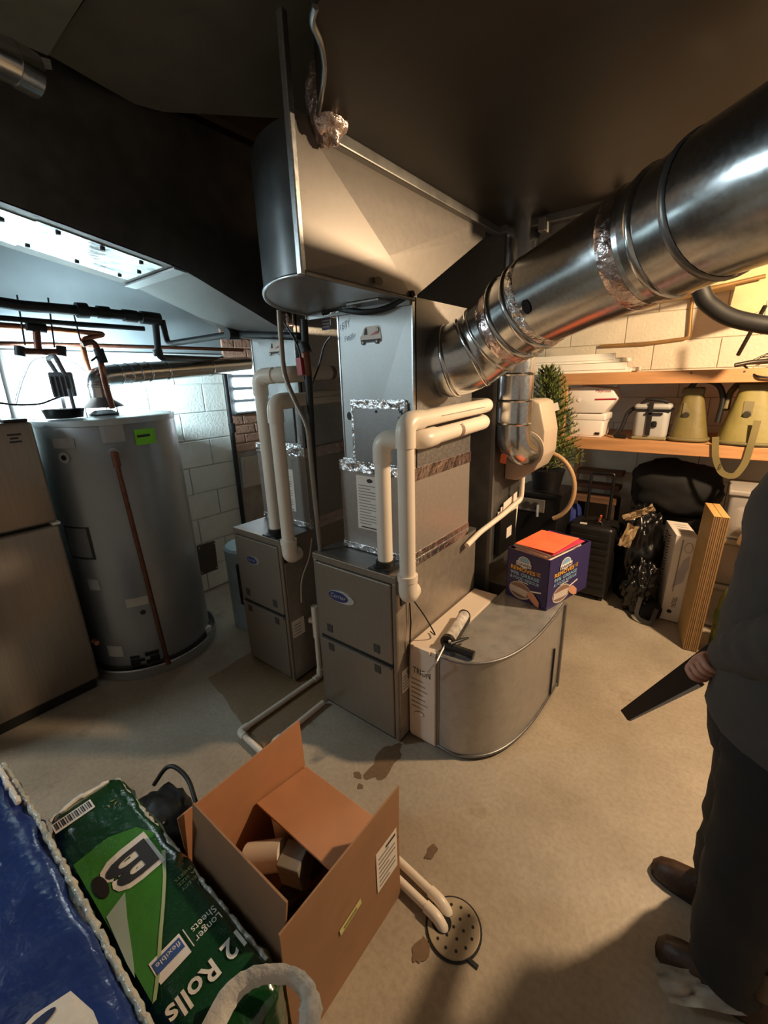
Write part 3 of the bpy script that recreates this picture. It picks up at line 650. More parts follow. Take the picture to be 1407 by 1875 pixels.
# ---- plastic vent pipes
def vent_pair(dx, zt1, zt2, yend1, yend2, who, base_z):
    r1 = .0315
    t = thing('vent_pipe', (-1.02+dx, 1.32, base_z), 'white plastic vent pipe rising from the top of the %s furnace' % who, 'vent pipe', 'plastic furnace vent pipes')
    xa, ya = -1.025+dx, 1.30; xs = -.880+dx
    MB().tube(fillet([(xa, ya, base_z+.0), (xa, ya, zt1), (xs+.01, ya+.05, zt1+.005), (xs+.01, yend1, zt1+.02), (xs-.15, yend1+.06, zt1+.02)], .07, 8), r1, 20).build('pipe_run', PVC, t, smooth=50)
    MB().tube(fillet([(xa, ya, zt1-.085), (xa, ya, zt1+.001), (xa+.075, ya+.024, zt1+.003)], .075, 8), r1+.005, 20).build('elbow_fitting', PVC, t, smooth=50)
    MB().tube(fillet([(xs-.05, ya+.03, zt1+.004), (xs+.01, ya+.05, zt1+.005), (xs+.01, ya+.13, zt1+.008)], .05, 8), r1+.005, 20).build('elbow_fitting', PVC, t, smooth=50)
    MB().tube([(xs+.01, ya+.30, zt1+.010), (xs+.01, ya+.325, zt1+.0105)], r1+.0015, 20).build('coupling_ring', PVCD, t, smooth=50)
    MB().lathe([(.052, 0), (.052, .008), (.040, .012), (.040, .035), (.035, .037)], (xa, ya, base_z), 20).build('rubber_collar', BLACKR, t, smooth=40)
    MB().box(xa-.055, xa+.055, ya-.05, ya+.05, base_z, base_z+.006, .002).build('collar_plate', BLACKP, t)
    t2 = thing('vent_pipe', (-.895+dx, 1.27, .75), 'white plastic vent pipe elbowed into the side of the %s furnace' % who, 'vent pipe', 'plastic furnace vent pipes')
    xb, yb = -.886+dx, 1.262
    MB().tube(fillet([(xb, yb, .775), (xb, yb, zt2), (xb-.005, yend2, zt2+.015), (xb-.2, yend2+.04, zt2+.015)], .06, 8), r1, 20).build('pipe_run', PVC, t2, smooth=50)
    MB().tube(fillet([(xb, yb, zt2-.09), (xb, yb, zt2), (xb, yb+.10, zt2+.002)], .08, 8), r1+.005, 20).build('elbow_fitting', PVC, t2, smooth=50)
    MB().tube(fillet([(xb, yb, .845), (xb, yb, .77), (xb-.02, yb+.06, .765)], .07, 8), r1+.006, 20).build('elbow_fitting', PVC, t2, smooth=50)
    MB().tube([(xb, yb, .838), (xb, yb, .862)], r1+.009, 20).build('hub_ring', PVC, t2, smooth=50)
    quad('printed_line', (xb+.031, yb+.2, zt2+.006), (0, 1, .02), (0, -.02, 1), .38, .002, INKG, t2, .001)
    return t, t2
vent_pair(0, 1.375, 1.45, 1.90, 1.97, 'nearer', .842)
vent_pair(-.71, 1.625, 1.515, 2.4, 2.35, 'farther', .847)
# ================================================================== LEFT SIDE: FRIDGE, WATER HEATER, PIPES
def pxs(pts, **k): return [at(x, y, **k) for x, y in pts]
def runback(P, y=-1.7):   # carry a level pipe on behind the viewer
    d = P[0]-P[1]; d = d/abs(d.y); e = P[0]+d*abs(P[0].y-y); e.z = P[0].z+.05; return [e]+P
fr = thing('refrigerator', (-2.78, .24, 0), 'brushed stainless two-door refrigerator at the left edge beside the water heater', 'refrigerator')
MB().box(-3.06, -2.575, -.14, .598, .03, 1.455, .008).build('case', mat('fridge_case_grey', '#55524e', .5), fr)
MB().box(-2.575, -2.52, -.14, .60, .975, 1.462, .014, 3).build('freezer_door', STAINL, fr, smooth=40)
MB().box(-2.575, -2.52, -.14, .60, .062, .962, .014, 3).build('lower_door', STAINL, fr, smooth=40)
MB().box(-3.0, -2.545, -.12, .58, 0, .06).build('kick_plate', BLACKR, fr)
MB().box(-2.59, -2.515, .572, .606, .962, .976, .003).build('hinge_cap', WHITEP, fr)
MB().box(-2.62, -2.53, .50, .59, 1.462, 1.475, .004).build('hinge_cover', BLACKP, fr)
for k, (yy, ww) in enumerate(((.498, .05), (.505, .03), (.5, .045))): quad('badge_print', (-2.52, yy, 1.405-.016*k), (0, 1, 0), (0, 0, 1), ww, .008, INK, fr, .001)

WC = Vector((-2.70, .98, 0)); WR = .335; WT = 1.452
def wh_at(x, y):
    d = RT*((x-CXP)/F_PX) - UP*((y-CYP)/F_PX) + FW; o = EYE - WC
    a = d.x**2+d.y**2; b = 2*(o.x*d.x+o.y*d.y); c = o.x**2+o.y**2-WR**2; t = (-b-math.sqrt(max(0, b*b-4*a*c)))/(2*a); p = o+d*t
    return math.atan2(p.y, p.x), p.z
def wh_patch(name, x0, y0, x1, y1, material, parent, lift=.002, n=6):
    a0, z1 = wh_at(x0, y0); a1, _ = wh_at(x1, y0); _, z0 = wh_at((x0+x1)/2, y1); b = MB(); rr = WR+lift
    lo = [b.pt(WC+Vector((rr*math.cos(a0+(a1-a0)*i/n), rr*math.sin(a0+(a1-a0)*i/n), z0))) for i in range(n+1)]
    hi = [b.pt(WC+Vector((rr*math.cos(a0+(a1-a0)*i/n), rr*math.sin(a0+(a1-a0)*i/n), z1))) for i in range(n+1)]
    for i in range(n): b.bm.faces.new((lo[i], lo[i+1], hi[i+1], hi[i]))
    return b.build(name, material, parent)
wh = thing('water_heater', (WC.x, WC.y, .03), 'tall grey cylindrical water heater standing in a metal pan beside the refrigerator', 'water heater')
MB().lathe([(WR-.02, .03), (WR, .035), (WR, WT-.012), (WR-.004, WT-.004), (WR-.02, WT), (0.001, WT+.004)], WC, 72, caps=False).build('jacket', HEATER, wh, smooth=40)
MB().lathe([(WR+.003, WT-.03), (WR+.003, WT-.002), (WR-.01, WT+.002)], WC, 72, caps=False).build('top_rim', mat('heater_rim', '#a5acaf', .35, .5), wh, smooth=40)
MB().lathe([(WR+.002, .035), (WR+.002, .075)], WC, 72, caps=False).build('base_band', mat('heater_base_dark', '#54514e', .5, .3), wh, smooth=40)
GREEN = mat('green_sticker', '#7fd62c', .5)
gs = wh_patch('green_tag', 244, 787, 282, 814, GREEN, wh, .003); wh_patch('tag_writing', 250, 797, 274, 800, INK, gs, .0045)
GREYL = mat('grey_label', '#a3a3a3', .55)
wh_patch('paper_label', 179, 772, 223, 811, GREYL, wh); wh_patch('paper_label', 95, 803, 135, 821, GREYL, wh)
wh_patch('makers_plate', 229, 1098, 272, 1110, mat('pale_label', '#b9b5ae', .5), wh)
ol = wh_patch('rating_plate_border', 117, 962, 161, 1022, INK, wh, .0022); wh_patch('rating_plate', 120, 965, 157, 1018, mat('plate_grey', '#6d6e70', .5), ol, .0035)
wh_patch('rating_plate', 196, 1182, 223, 1202, mat('pale_label', '#b9b5ae', .5), wh); wh_patch('faded_label', 160, 1060, 180, 1080, GREYL, wh)
for k, (x0, x1, y) in enumerate(((238, 256, 1204), (239, 266, 1210), (240, 258, 1216), (243, 268, 1222), (246, 262, 1229), (265, 292, 1197), (275, 293, 1203), (268, 294, 1210), (278, 296, 1217), (271, 297, 1225))):
    wh_patch('vent_slot', x0, y-2+ (265-x0)*0, x1, y+2, BLACKP, wh, .003, 4)
def disc_on(name, x, y, r, depth, material, parent):
    a, z = wh_at(x, y); d = Vector((math.cos(a), math.sin(a), 0)); p = WC+d*(WR-.002)+Vector((0, 0, z))
    return MB().tube([p, p+d*depth], r, 18).build(name, material, parent, smooth=50), p, d
pc, p_, d_ = disc_on('port_cover', 119, 838, .028, .008, GREYL, wh); MB().tube([p_+d_*.006, p_+d_*.011], .013, 14).build('port_hole', BLACKP, pc)
disc_on('sight_hole', 262, 1121, .014, .004, BLACKP, wh)
rv, p_, d_ = disc_on('relief_valve', 210, 830, .026, .02, GREYL, wh)
v0 = p_+d_*.055; MB().tube([p_, v0], .014, 12).build('valve_stem', COPPER, rv)
a2, z2 = wh_at(302, 1195); vb = WC+Vector((math.cos(a2)*(WR+.035), math.sin(a2)*(WR+.035), .10))
MB().tube(fillet([v0, v0+Vector((0, 0, -.04)), vb], .02), .0115, 12).build('relief_pipe', COPPERD, wh, smooth=50)
MB().tube([v0+Vector((0, 0, .012)), v0+Vector((0, 0, -.06))], .017, 12).build('pipe_adapter', COPPERD, wh, smooth=50)
MB().tube([vb, vb+Vector((.004, .002, -.05))], .015, 12).build('pipe_end', COPPERD, wh)
vz = at(172, 1173, X=-2.42); MB().tube([vz, vz+Vector((.04, .0, 0))], .012, 10).build('drain_valve', COPPER, wh)
HX, HY = -2.70, .97
for k in range(3):
    a = .5+k*2.1; MB().box(HX+.085*math.cos(a)-.006, HX+.085*math.cos(a)+.006, HY+.085*math.sin(a)-.002, HY+.085*math.sin(a)+.002, WT, WT+.05).build('hood_leg', GALV2, wh)
MB().lathe([(.105, WT+.045), (.10, WT+.055), (.06, WT+.085), (.055, WT+.10)], (HX, HY, 0), 32, caps=False).build('draft_hood', GALV2, wh, smooth=50)
MB().lathe([(.07, WT), (.075, WT+.012), (.04, WT+.03)], (HX, HY, 0), 24).build('flue_collar', GALVD, wh, smooth=50)
dpn = thing('drain_pan', (WC.x, WC.y, 0), 'round galvanized drain pan under the water heater', 'drain pan')
MB().lathe([(.364, 0), (.370, .002), (.373, .058), (.378, .06), (.377, .064), (.370, .06), (.366, .008), (.001, .007)], WC, 72, caps=False).build('pan', GALV, dpn, smooth=40)
MB().tube([WC+Vector((.371*math.cos(a), .371*math.sin(a), .061)) for a in [k*2*math.pi/48 for k in range(49)]], .005, 6, caps=False).build('rolled_rim', GALV, dpn, smooth=60)
al = at(386, 1165, Z=.03); alm = tag(MB().box(al.x-.05, al.x-.015, al.y-.045, al.y+.025, .012, .09, .004).build('leak_sensor', WHITEP), 'small white box standing inside the drain pan rim', 'leak sensor')
fp = thing('flue_pipe', (HX, HY, 1.55), 'galvanized flue pipe from the water heater running back along the white wall', 'flue pipe')
fpath = fillet([(HX, HY, WT+.09), (HX, HY, 1.655), (HX-.06, HY+.22, 1.675), (-2.965, 2.12, 1.735)], .10, 8)
MB().tube(fpath, .056, 28).build('pipe_body', SPIRAL, fp, smooth=50)
for t in (.05, .17, .22, .27, .32, .42, .7):
    a, b = along([Vector(p) for p in fpath], t); d = (b-a).normalized()
    MB().tube([a-d*.008, a, a+d*.008], [.056, .060, .056], 28, caps=False).build('joint_bead', SPIRAL, fp, smooth=60)
# work light standing in a black tray on the heater
tx, ty = -2.63, .765
trY = MB().lathe([(.055, WT+.006), (.078, WT+.008), (.09, WT+.05), (.094, WT+.052), (.088, WT+.045), (.07, WT+.014), (.001, WT+.013)], (tx, ty, 0), 32, caps=False).build('oval_tray', BLACKP, None, smooth=50)
tag(trY, 'shallow black tray sitting on top of the water heater', 'tray')
wk = thing('work_light', (-2.66, .80, 1.5), 'grey portable work light with loop handle glowing on the water heater', 'work light')
LG = mat('work_light_grey', '#6d7278', .5)
la, lb_ = Vector((-.91, .41, 0)), Vector((.41, .91, 0)); lc = Vector((-2.665, .80, 1.56))
MB().obox(lc-lb_*.05-la*.02, la*.045, lb_*.10, Vector((0, 0, .12)), .008).build('lamp_head', LG, wk, smooth=40)
MB().obox(lc-lb_*.042+la*.026, la*.006, lb_*.084, Vector((0, 0, .10))+Vector((0, 0, .0))).build('lamp_panel', mat('lit_panel', (.85, .96, 1, 1), .4, emit=14), wk)
for k in range(5): MB().obox(lc-lb_*(.045-.02*k)-la*.036, la*.018, lb_*.007, Vector((0, 0, .10))).build('heat_fin', LG, wk)
MB().tube(fillet([(-2.70, .80, 1.665), (-2.715, .775, 1.745), (-2.60, .775, 1.755), (-2.605, .80, 1.67)], .025), .011, 10).build('loop_handle', LG, wk, smooth=60)
MB().tube(fillet([(-2.715, .80, 1.60), (-2.725, .80, 1.48), (-2.585, .80, 1.48), (-2.595, .80, 1.60)], .03), .009, 10).build('stand', LG, wk, smooth=60)
MB().tube(fillet(pxs([(-20, 735), (30, 742), (75, 740), (95, 732), (115, 725), (122, 712)], X=-2.68), .05), .005, 6).build('power_cord', BLACKP, wk, smooth=60)
lean = tag(MB().tube(pxs([(-4, 640), (30, 772)], X=-3.0), .016, 10).build('leaning_pole', mat('dull_pole', '#5c5a58', .5, .3), None, smooth=60), 'thin grey pole leaning against the white wall above the refrigerator', 'pole')
tag(MB().tube(fillet(pxs([(18, 790), (40, 700), (60, 655), (100, 655), (140, 665), (155, 680)], X=-3.08), .08), .0035, 6).build('hanging_cable', INK, None, smooth=60), 'thin dark cable looping down the white wall', 'cable')
# iron gas pipes
gp = thing('gas_pipe', (-2.65, 1.0, 1.9), 'thick black iron gas pipe with couplings crossing above the water heater', 'pipe')
gx = -2.62
def cpl(pts, r, name, material, parent, **k): return MB().tube(pxs(pts, **k), r, 16).build(name, material, parent, smooth=50)
MB().tube(runback(pxs([(-60, 545), (40, 560), (150, 569), (284, 583)], X=gx)), .024, 16).build('main_run', BLACKFE, gp, smooth=50)
for x0, y0, x1, y1, r in ((140, 568, 160, 569, .036), (178, 571, 200, 573, .030), (225, 577, 250, 580, .031), (258, 581, 292, 585, .034)): cpl([(x0, y0), (x1, y1)], r, 'coupling', BLACKFE, gp, X=gx)
drop = [at(284, 583, X=gx), at(291, 655, X=gx), at(408, 659, X=-2.93), at(452, 1000, X=-2.94)]
MB().tube(fillet(drop, .045), .0185, 14).build('drop_leg', BLACKFE, gp, smooth=50)
cpl([(288, 640), (291, 652)], .026, 'elbow_fitting', BLACKFE, gp, X=gx); cpl([(402, 655), (411, 672)], .027, 'elbow_fitting', BLACKFE, gp, X=-2.93); cpl([(424, 775), (427, 792)], .025, 'coupling', BLACKFE, gp, X=-2.93)
drop2 = [at(297, 586, X=gx), at(307, 630, X=gx), at(425, 612, X=-2.0), at(548, 616, Y=1.38)]
MB().tube(fillet(drop2, .04), .0165, 14).build('branch_leg', BLACKFE, gp, smooth=50)
cpl([(416, 612), (440, 612)], .026, 'coupling', BLACKFE, gp, X=-1.96)
def hcopper(name, pts, X, r, label, material=COPPERD, bend=.03): return tag(MB().tube(fillet(runback(pxs(pts, X=X)), bend), r, 12).build(name, material, None, smooth=60), label, 'pipe', 'pipes above the water heater')
hcopper('iron_pipe', [(-40, 579), (120, 592), (264, 602)], -2.68, .013, 'thin dark pipe running level just under the thick gas pipe', BLACKFE)
cu = hcopper('copper_pipe', [(-40, 592), (100, 603), (193, 612), (150, 622), (153, 640), (168, 698)], -2.74, .0135, 'copper water pipe with a hairpin end dropping toward the flue', COPPER)
hcopper('copper_pipe', [(-40, 628), (150, 632), (300, 636), (445, 641)], -2.90, .0115, 'long straight copper pipe running level toward the farther plenum', COPPERD)
sp = thing('supply_valve', (-2.62, .95, 1.46), 'vertical copper supply pipe with a shutoff valve rising from the water heater', 'pipe')
q = pxs([(150, 630), (172, 624), (182, 650), (192, 700), (206, 748)], X=-2.60)
MB().tube(fillet(q, .03), .015, 12).build('pipe_body', COPPERD, sp, smooth=60); MB().tube([q[2]+Vector((0, 0, .03)), q[2]+Vector((0, .01, -.04))], .024, 14).build('valve_body', BLACKFE, sp, smooth=50)
MB().tube([q[2], q[2]+Vector((.02, -.05, -.03))], .006, 8).build('lever', BLACKFE, sp)
br = thing('valve_bracket', tuple(at(72, 642, X=-2.7)), 'copper valve bar hung on two rods in front of the white wall', 'valve')
MB().tube(pxs([(33, 643), (115, 645)], X=-2.7), .016, 12).build('valve_bar', COPPERD, br, smooth=60)
for x in (36, 112): MB().tube(pxs([(x, 634), (x+1, 652)], X=-2.7), .022, 12).build('bar_end', BLACKFE, br, smooth=50)
MB().tube(pxs([(66, 596), (70, 640)], X=-2.7), .016, 12).build('riser', COPPERD, br, smooth=60); MB().tube(pxs([(48, 597), (84, 602)], X=-2.7), .022, 12).build('tee', BLACKFE, br, smooth=60)
for x0, y0, x1, y1 in ((31, 540, 46, 632), (88, 545, 100, 636), (135, 575, 152, 640)): MB().tube(pxs([(x0, y0), (x1, y1)], X=-2.68), .004, 8).build('hanger_rod', BLACKFE, br)
# gas riser, flexible conduit and wires between the two furnaces
gr = thing('gas_riser', tuple(at(570, 900, Y=1.33)), 'black gas riser with a red shutoff handle between the two plenums', 'pipe')
MB().tube(pxs([(557, 585), (560, 640), (566, 700), (571, 800), (577, 900), (584, 1012)], Y=1.33), .0155, 12).build('riser_pipe', BLACKFE, gr, smooth=60)
MB().tube(pxs([(559, 640), (564, 688)], Y=1.33), .019, 12).build('valve_body', COPPERD, gr, smooth=60)
MB().obox(at(541, 656, Y=1.30), (.03, 0, .002), (0, .02, 0), (.006, 0, -.07)).build('valve_handle', RED, gr)
MB().tube(pxs([(556, 628), (562, 645)], Y=1.33), .023, 12).build('union_nut', BLACKFE, gr, smooth=60)
CONDM = mat('flexible_conduit', '#8d8378', .45, .5, .1, 80)
tag(MB().tube(fillet(pxs([(511, 568), (516, 640), (521, 690), (545, 745), (564, 780), (570, 850), (587, 1008)], Y=1.28), .08), .011, 12).build('flexible_conduit', CONDM, None, smooth=60), 'beige flexible conduit bending down from the round-heeled elbow between the furnaces', 'conduit')
tag(MB().tube(pxs([(561, 570), (566, 700), (573, 830), (583, 960), (589, 1000)], Y=1.42), .006, 8).build('thin_conduit', GALV2, None, smooth=60), 'thin straight metal conduit beside the black gas riser', 'conduit')
wt = tag(MB().tube(fillet(pxs([(520, 590), (548, 635), (556, 690), (565, 715), (582, 680), (594, 630), (606, 616)], Y=1.36), .06), .004, 6).build('wire_bundle', BLACKP, None, smooth=60), 'black wires looping around the red gas valve', 'wire')
tn = tag(MB().obox(at(590, 605, Y=1.55), (.055, 0, .0), (0, .004, 0), (0, 0, .05)).build('paper_notice', mat('notice_blue', '#6b7399', .6)), 'small blue-grey notice hanging under the duct between the plenums', 'notice')
for k in range(3):
    o_ = at(590, 605, Y=1.55); quad('notice_line', o_+Vector((.006, 0, .01+.013*k)), (1, 0, 0), (0, 0, 1), .043, .006, PAPER, tn, .0005)
# things on the white wall
q = pxs([(360, 1000), (392, 990), (398, 1041), (367, 1053)], X=WX+.004)
ac = thing('access_cover', tuple(q[3]), 'dark square cover plate screwed low on the white wall', 'cover plate')
MB().prism(q, (.012, 0, 0)).build('plate', mat('dark_cover', '#45423e', .55), ac)
for p in q: MB().tube([p.lerp(sum(q, Vector())/4, .15)+Vector((.010, 0, 0)), p.lerp(sum(q, Vector())/4, .15)+Vector((.016, 0, 0))], .006, 8).build('screw_head', GALV, ac)
q = [at(440, 838, X=-3.045), at(478, 832, X=-3.045), at(483, 884, X=-3.045), at(446, 893, X=-3.045)]
co = thing('cleanout_door', tuple(q[3]), 'dented grey metal cleanout door on the chimney under the bricks', 'cleanout door')
MB().prism(q, (.015, 0, 0)).build('plate', GALVF, co); MB().prism([p+Vector((.014, 0, 0)) for p in [q[i].lerp(sum(q, Vector())/4, .2) for i in range(4)]], (.006, 0, 0)).build('raised_panel', GALVF, co)
cyl = thing('sump_canister', (-2.40, 1.55, 0), 'pale blue round canister standing on the floor behind the farther furnace', 'canister')
PB = mat('pale_blue_enamel', '#9fb4bd', .35, .3)
MB().lathe([(.15, 0), (.15, .53), (.153, .535), (.153, .56), (.14, .575), (.001, .58)], (-2.40, 1.55, 0), 36, caps=False).build('drum', PB, cyl, smooth=40)
MB().box(-2.31, -2.24, 1.39, 1.44, .22, .50).build('side_plate', BLACKP, cyl)

# ================================================================== FLOOR PIPES, DRAIN
def pv(name, pts, label, fits=()):
    t = thing(name, pts[0], label, 'pipe', 'condensate pipes on the floor')
    MB().tube(fillet(pts, .012, 4), .0135, 14).build('pipe_run', PVC, t, smooth=60)
    for i in fits:
        p = Vector(pts[i]); a = (Vector(pts[i-1])-p).normalized(); b = (Vector(pts[(i+1)])-p).normalized() if i+1 < len(pts) else -a
        MB().tube(fillet([p+a*.045, p, p+b*.045], .02, 5), .0175, 14).build('elbow_fitting', PVC, t, smooth=60)
    return t
dz = .02
pv('condensate_pipe', [(-1.575, 1.37, .42), (-1.565, 1.36, dz), (-1.585, .85, dz), (-.60, .787, dz), (-.452, .775, dz), (-.437, .772, .006)], 'white condensate pipe with an elbow running from the standpipe to the floor drain', (1, 2, 4))
pv('condensate_pipe', [(-1.40, 1.22, dz), (-1.40, .90, dz), (-.60, .832, dz), (-.462, .818, dz), (-.447, .815, .006)], 'white condensate pipe from the front of the nearer furnace to the floor drain', (1, 3))
st = thing('standpipe_tee', (-1.575, 1.37, .3), 'short white plastic standpipe tee between the two furnaces', 'pipe fitting')
MB().tube([(-1.577, 1.372, .26), (-1.577, 1.372, .45)], .019, 14).build('tee_body', PVC, st, smooth=60); MB().tube([(-1.577, 1.372, .36), (-1.61, 1.36, .36)], .017, 14).build('tee_branch', PVC, st, smooth=60)
DC = Vector((-.405, .79, 0))
dr = thing('floor_drain', tuple(DC), 'round cast floor drain grate full of holes where the white pipes end', 'drain')
GRATE = mat('drain_grate_paint', '#a5977f', .5, .2, .12, 20)
MB().lathe([(.085, 0.0005), (.085, .003), (.079, .003)], DC, 40).build('rim', BLACKFE, dr)
MB().lathe([(.079, .002), (.079, .006), (.077, .007), (.001, .007)], DC, 40, caps=False).build('grate', GRATE, dr)
hol = [(0, 0)] + [(.03*math.cos(a), .03*math.sin(a)) for a in [k*math.pi/3+.3 for k in range(6)]] + [(.058*math.cos(a), .058*math.sin(a)) for a in [k*math.pi/6+.1 for k in range(12)]]
for x, y in hol: MB().lathe([(.0045, .0068), (.0045, .0076)], DC+Vector((x, y, 0)), 10).build('drain_hole', BLACKP, dr)
MB().lathe([(.03, .0068), (.03, .0078)], DC+Vector((-.035, -.012, 0)), 20).build('pipe_opening', BLACKP, dr)
MB().box(DC.x+.055, DC.x+.10, DC.y-.045, DC.y-.035, .001, .005).build('lift_notch', BLACKFE, dr)
# ================================================================== ON THE BOOT: CAULK GUN, SOAP CARTON, FOLDERS
zt = .4925
cg = thing('caulking_gun', tuple(at(830, 1170, Z=zt)), 'black caulking gun with a pale cartridge lying on the filter cabinet', 'caulking gun')
c0, c1 = at(851, 1126, Z=zt+.035), at(822, 1172, Z=zt+.035); dC = (c1-c0).normalized()
MB().tube([c0+dC*-.012, c0, c0+dC*.004], [.02, .029, .029], 18).build('end_cap', BLACKP, cg, smooth=50)
MB().tube([c0, c1], .0255, 18).build('cartridge', mat('cartridge_print', '#bdb7b0', .4, 0, .4, 30), cg, smooth=50)
MB().obox(c0+Vector((-.02, 0, -.03)), dC*(c1-c0).length, Vector((.045, .01, 0)), Vector((0, 0, .028))).build('cradle', BLACKP, cg)
MB().tube([c1, c1+dC*.02], .031, 18).build('front_plate', BLACKP, cg, smooth=50)
h0, h1 = at(812, 1182, Z=zt+.02), at(868, 1200, Z=zt+.018); hd = (h1-h0).normalized()
MB().tube([h0, h0.lerp(h1, .5)+Vector((0, 0, .004)), h1], [.017, .016, .018], 12).build('grip', BLACKP, cg, smooth=60)
g0, g1 = at(824, 1180, Z=zt+.04), at(858, 1168, Z=zt+.03)
MB().tube([g0, g0.lerp(g1, .6), g1], [.012, .010, .005], 10).build('trigger', BLACKP, cg, smooth=60)
MB().tube([g0+Vector((0, 0, .012)), g0+Vector((0, 0, .018))], .006, 10).build('pivot_screw', SILVER, cg)
r0, r1, r2, r3 = at(816, 1180, Z=zt+.03), at(800, 1212, Z=zt+.012), at(783, 1233, Z=.42), at(771, 1232, Z=.42)
MB().tube(fillet([r0, r1, r2, r3], .01), .004, 8).build('push_rod', SILVER, cg, smooth=60)

b0, bl, br_ = at(1000, 1119, Z=zt), at(926, 1087, Z=zt), at(1071, 1074, Z=zt)
ex = (b0-bl); ey = (br_-b0); ey = ey - ex*(ey.dot(ex)/ex.dot(ex)); Hc = .265; uz = Vector((0, 0, 1))
VIO = mat('violet_carton', '#322a5e', .45, 0, .06, 6)
sc_ = thing('soap_carton', tuple((b0+bl)/2), 'dark violet dish soap carton with pan pictures standing on the return boot', 'carton')
t_ = .004; exn, eyn = ex.normalized(), ey.normalized()
MB().obox(bl, ex, eyn*t_, uz*Hc).build('front_wall', VIO, sc_); MB().obox(b0-exn*t_, exn*t_, ey, uz*Hc).build('side_wall', VIO, sc_)
MB().obox(bl, exn*t_, ey, uz*Hc).build('side_wall', VIO, sc_); MB().obox(bl+ey-eyn*t_, ex, eyn*t_, uz*Hc).build('back_wall', VIO, sc_)
MB().obox(bl+exn*.006+eyn*.006, ex-exn*.012, ey-eyn*.012, uz*.232).build('inner_tray', BLACKP, sc_)
MB().obox(bl+uz*(Hc-.002)+exn*.01, ex-exn*.02, eyn*.05+uz*-.022, uz*.003).build('bent_flap', CARD, sc_)
YEL = mat('print_yellow', '#e9b03a', .5); LBL = mat('print_light_blue', '#8fb6d6', .5); WHI = mat('print_white', '#efe9e4', .5); STEEL = mat('print_pan_brown', '#8d6f5f', .5); PINK = mat('print_skin', '#d79a80', .5); PALE = mat('print_pale', '#cfc2bb', .5)
def soap_face(o, rv, W):
    rv = Vector(rv).normalized(); P = lambda u, v: Vector(o)+rv*u+uz*v
    a = ellipse('logo_arch', P(W*.42, Hc*.80), rv, uz, W*.15, Hc*.115, WHI, sc_, .0006); ellipse('logo_sky', P(W*.42, Hc*.82), rv, uz, W*.12, Hc*.085, LBL, a, .002)
    polyplate('logo_band', [(0, 0), (W*.36, 0), (W*.36, Hc*.085), (0, Hc*.085)], P(W*.24, Hc*.715), rv, uz, WHI, a, .0034)
    text('DAWN', P(W*.26, Hc*.727), rv, uz, Hc*.055, VIO, a, width=W*.32, lift=.0052, bold=.01)
    text('REMOVES', P(W*.10, Hc*.605), rv, uz, Hc*.078, YEL, sc_, width=W*.60, bold=.03); text('UP', P(W*.73, Hc*.66), rv, uz, Hc*.032, YEL, sc_, width=W*.09, bold=.03); text('TO', P(W*.73, Hc*.615), rv, uz, Hc*.032, YEL, sc_, width=W*.09, bold=.03)
    text('99% GREASE', P(W*.10, Hc*.505), rv, uz, Hc*.068, LBL, sc_, width=W*.70, bold=.03); text('& FOOD RESIDUE', P(W*.10, Hc*.42), rv, uz, Hc*.058, LBL, sc_, width=W*.70, bold=.03)
    quad('small_print', P(W*.3, Hc*.385), rv, uz, W*.25, Hc*.014, WHI, sc_, .0008)
    pn = ellipse('pan_picture', P(W*.36, Hc*.20), rv, uz, W*.27, Hc*.175, PALE, sc_, .0006); ellipse('pan_inside', P(W*.36, Hc*.21), rv, uz, W*.245, Hc*.15, STEEL, pn, .002)
    polyplate('wiped_area', [(-W*.25, -Hc*.05), (W*.16, -Hc*.09), (W*.23, Hc*.04), (W*.05, Hc*.06), (-W*.24, Hc*.07)], P(W*.36, Hc*.20), rv, uz, PALE, pn, .0034)
    polyplate('pan_handle', [(0, 0), (W*.26, Hc*.055), (W*.26, Hc*.08), (0, Hc*.03)], P(W*.6, Hc*.245), rv, uz, WHI, pn, .0006)
    polyplate('hand_picture', [(0, 0), (W*.07, Hc*.06), (W*.16, Hc*.05), (W*.30, -Hc*.08), (W*.30, -Hc*.19), (W*.22, -Hc*.18), (W*.10, -Hc*.10)], P(W*.54, Hc*.20), rv, uz, PINK, pn, .005)
soap_face(bl, ex, ex.length); soap_face(b0+eyn*ey.length*.05, ey, ey.length*.78)
ctr = bl+ex*.5+ey*.45+uz*(.238)
def sheet(name, c, w_, d_, h_, ang, material, label, tilt=0, cat='papers'):
    o = MB().box(-w_/2, w_/2, -d_/2, d_/2, 0, h_, min(.001, h_*.3), 1).build(name, material); o.location = c; o.rotation_euler = (tilt, tilt*.6, ang); return tag(o, label, cat, 'papers piled in the soap carton')
an = math.atan2(ex.y, ex.x)
sheet('paper_stack', ctr, .205, .29, .018, an+.02, PAPER, 'thick bottom stack of white papers in the violet carton')
sheet('magazine', ctr+uz*.019+Vector((-.005, .0, 0)), .20, .275, .012, an-.09, mat('pale_pink_pages', '#d9bdb4', .6), 'pale pink magazine pile under the orange folder')
sheet('notebook', ctr+uz*.032+Vector((.0, .005, 0)), .205, .27, .007, an-.05, PAPER, 'white notebook just beneath the magenta folder')
sheet('folder', ctr+uz*.0405+Vector((.012, .006, 0)), .205, .28, .003, an-.02, mat('magenta_folder', '#c8365a', .5), 'magenta folder peeking out below the orange folder', .01, 'folder')
sheet('folder', ctr+uz*.047+Vector((-.006, .0, 0)), .205, .285, .003, an+.10, mat('orange_folder', '#e8744c', .5), 'orange folder on top of the papers in the violet carton', -.015, 'folder')

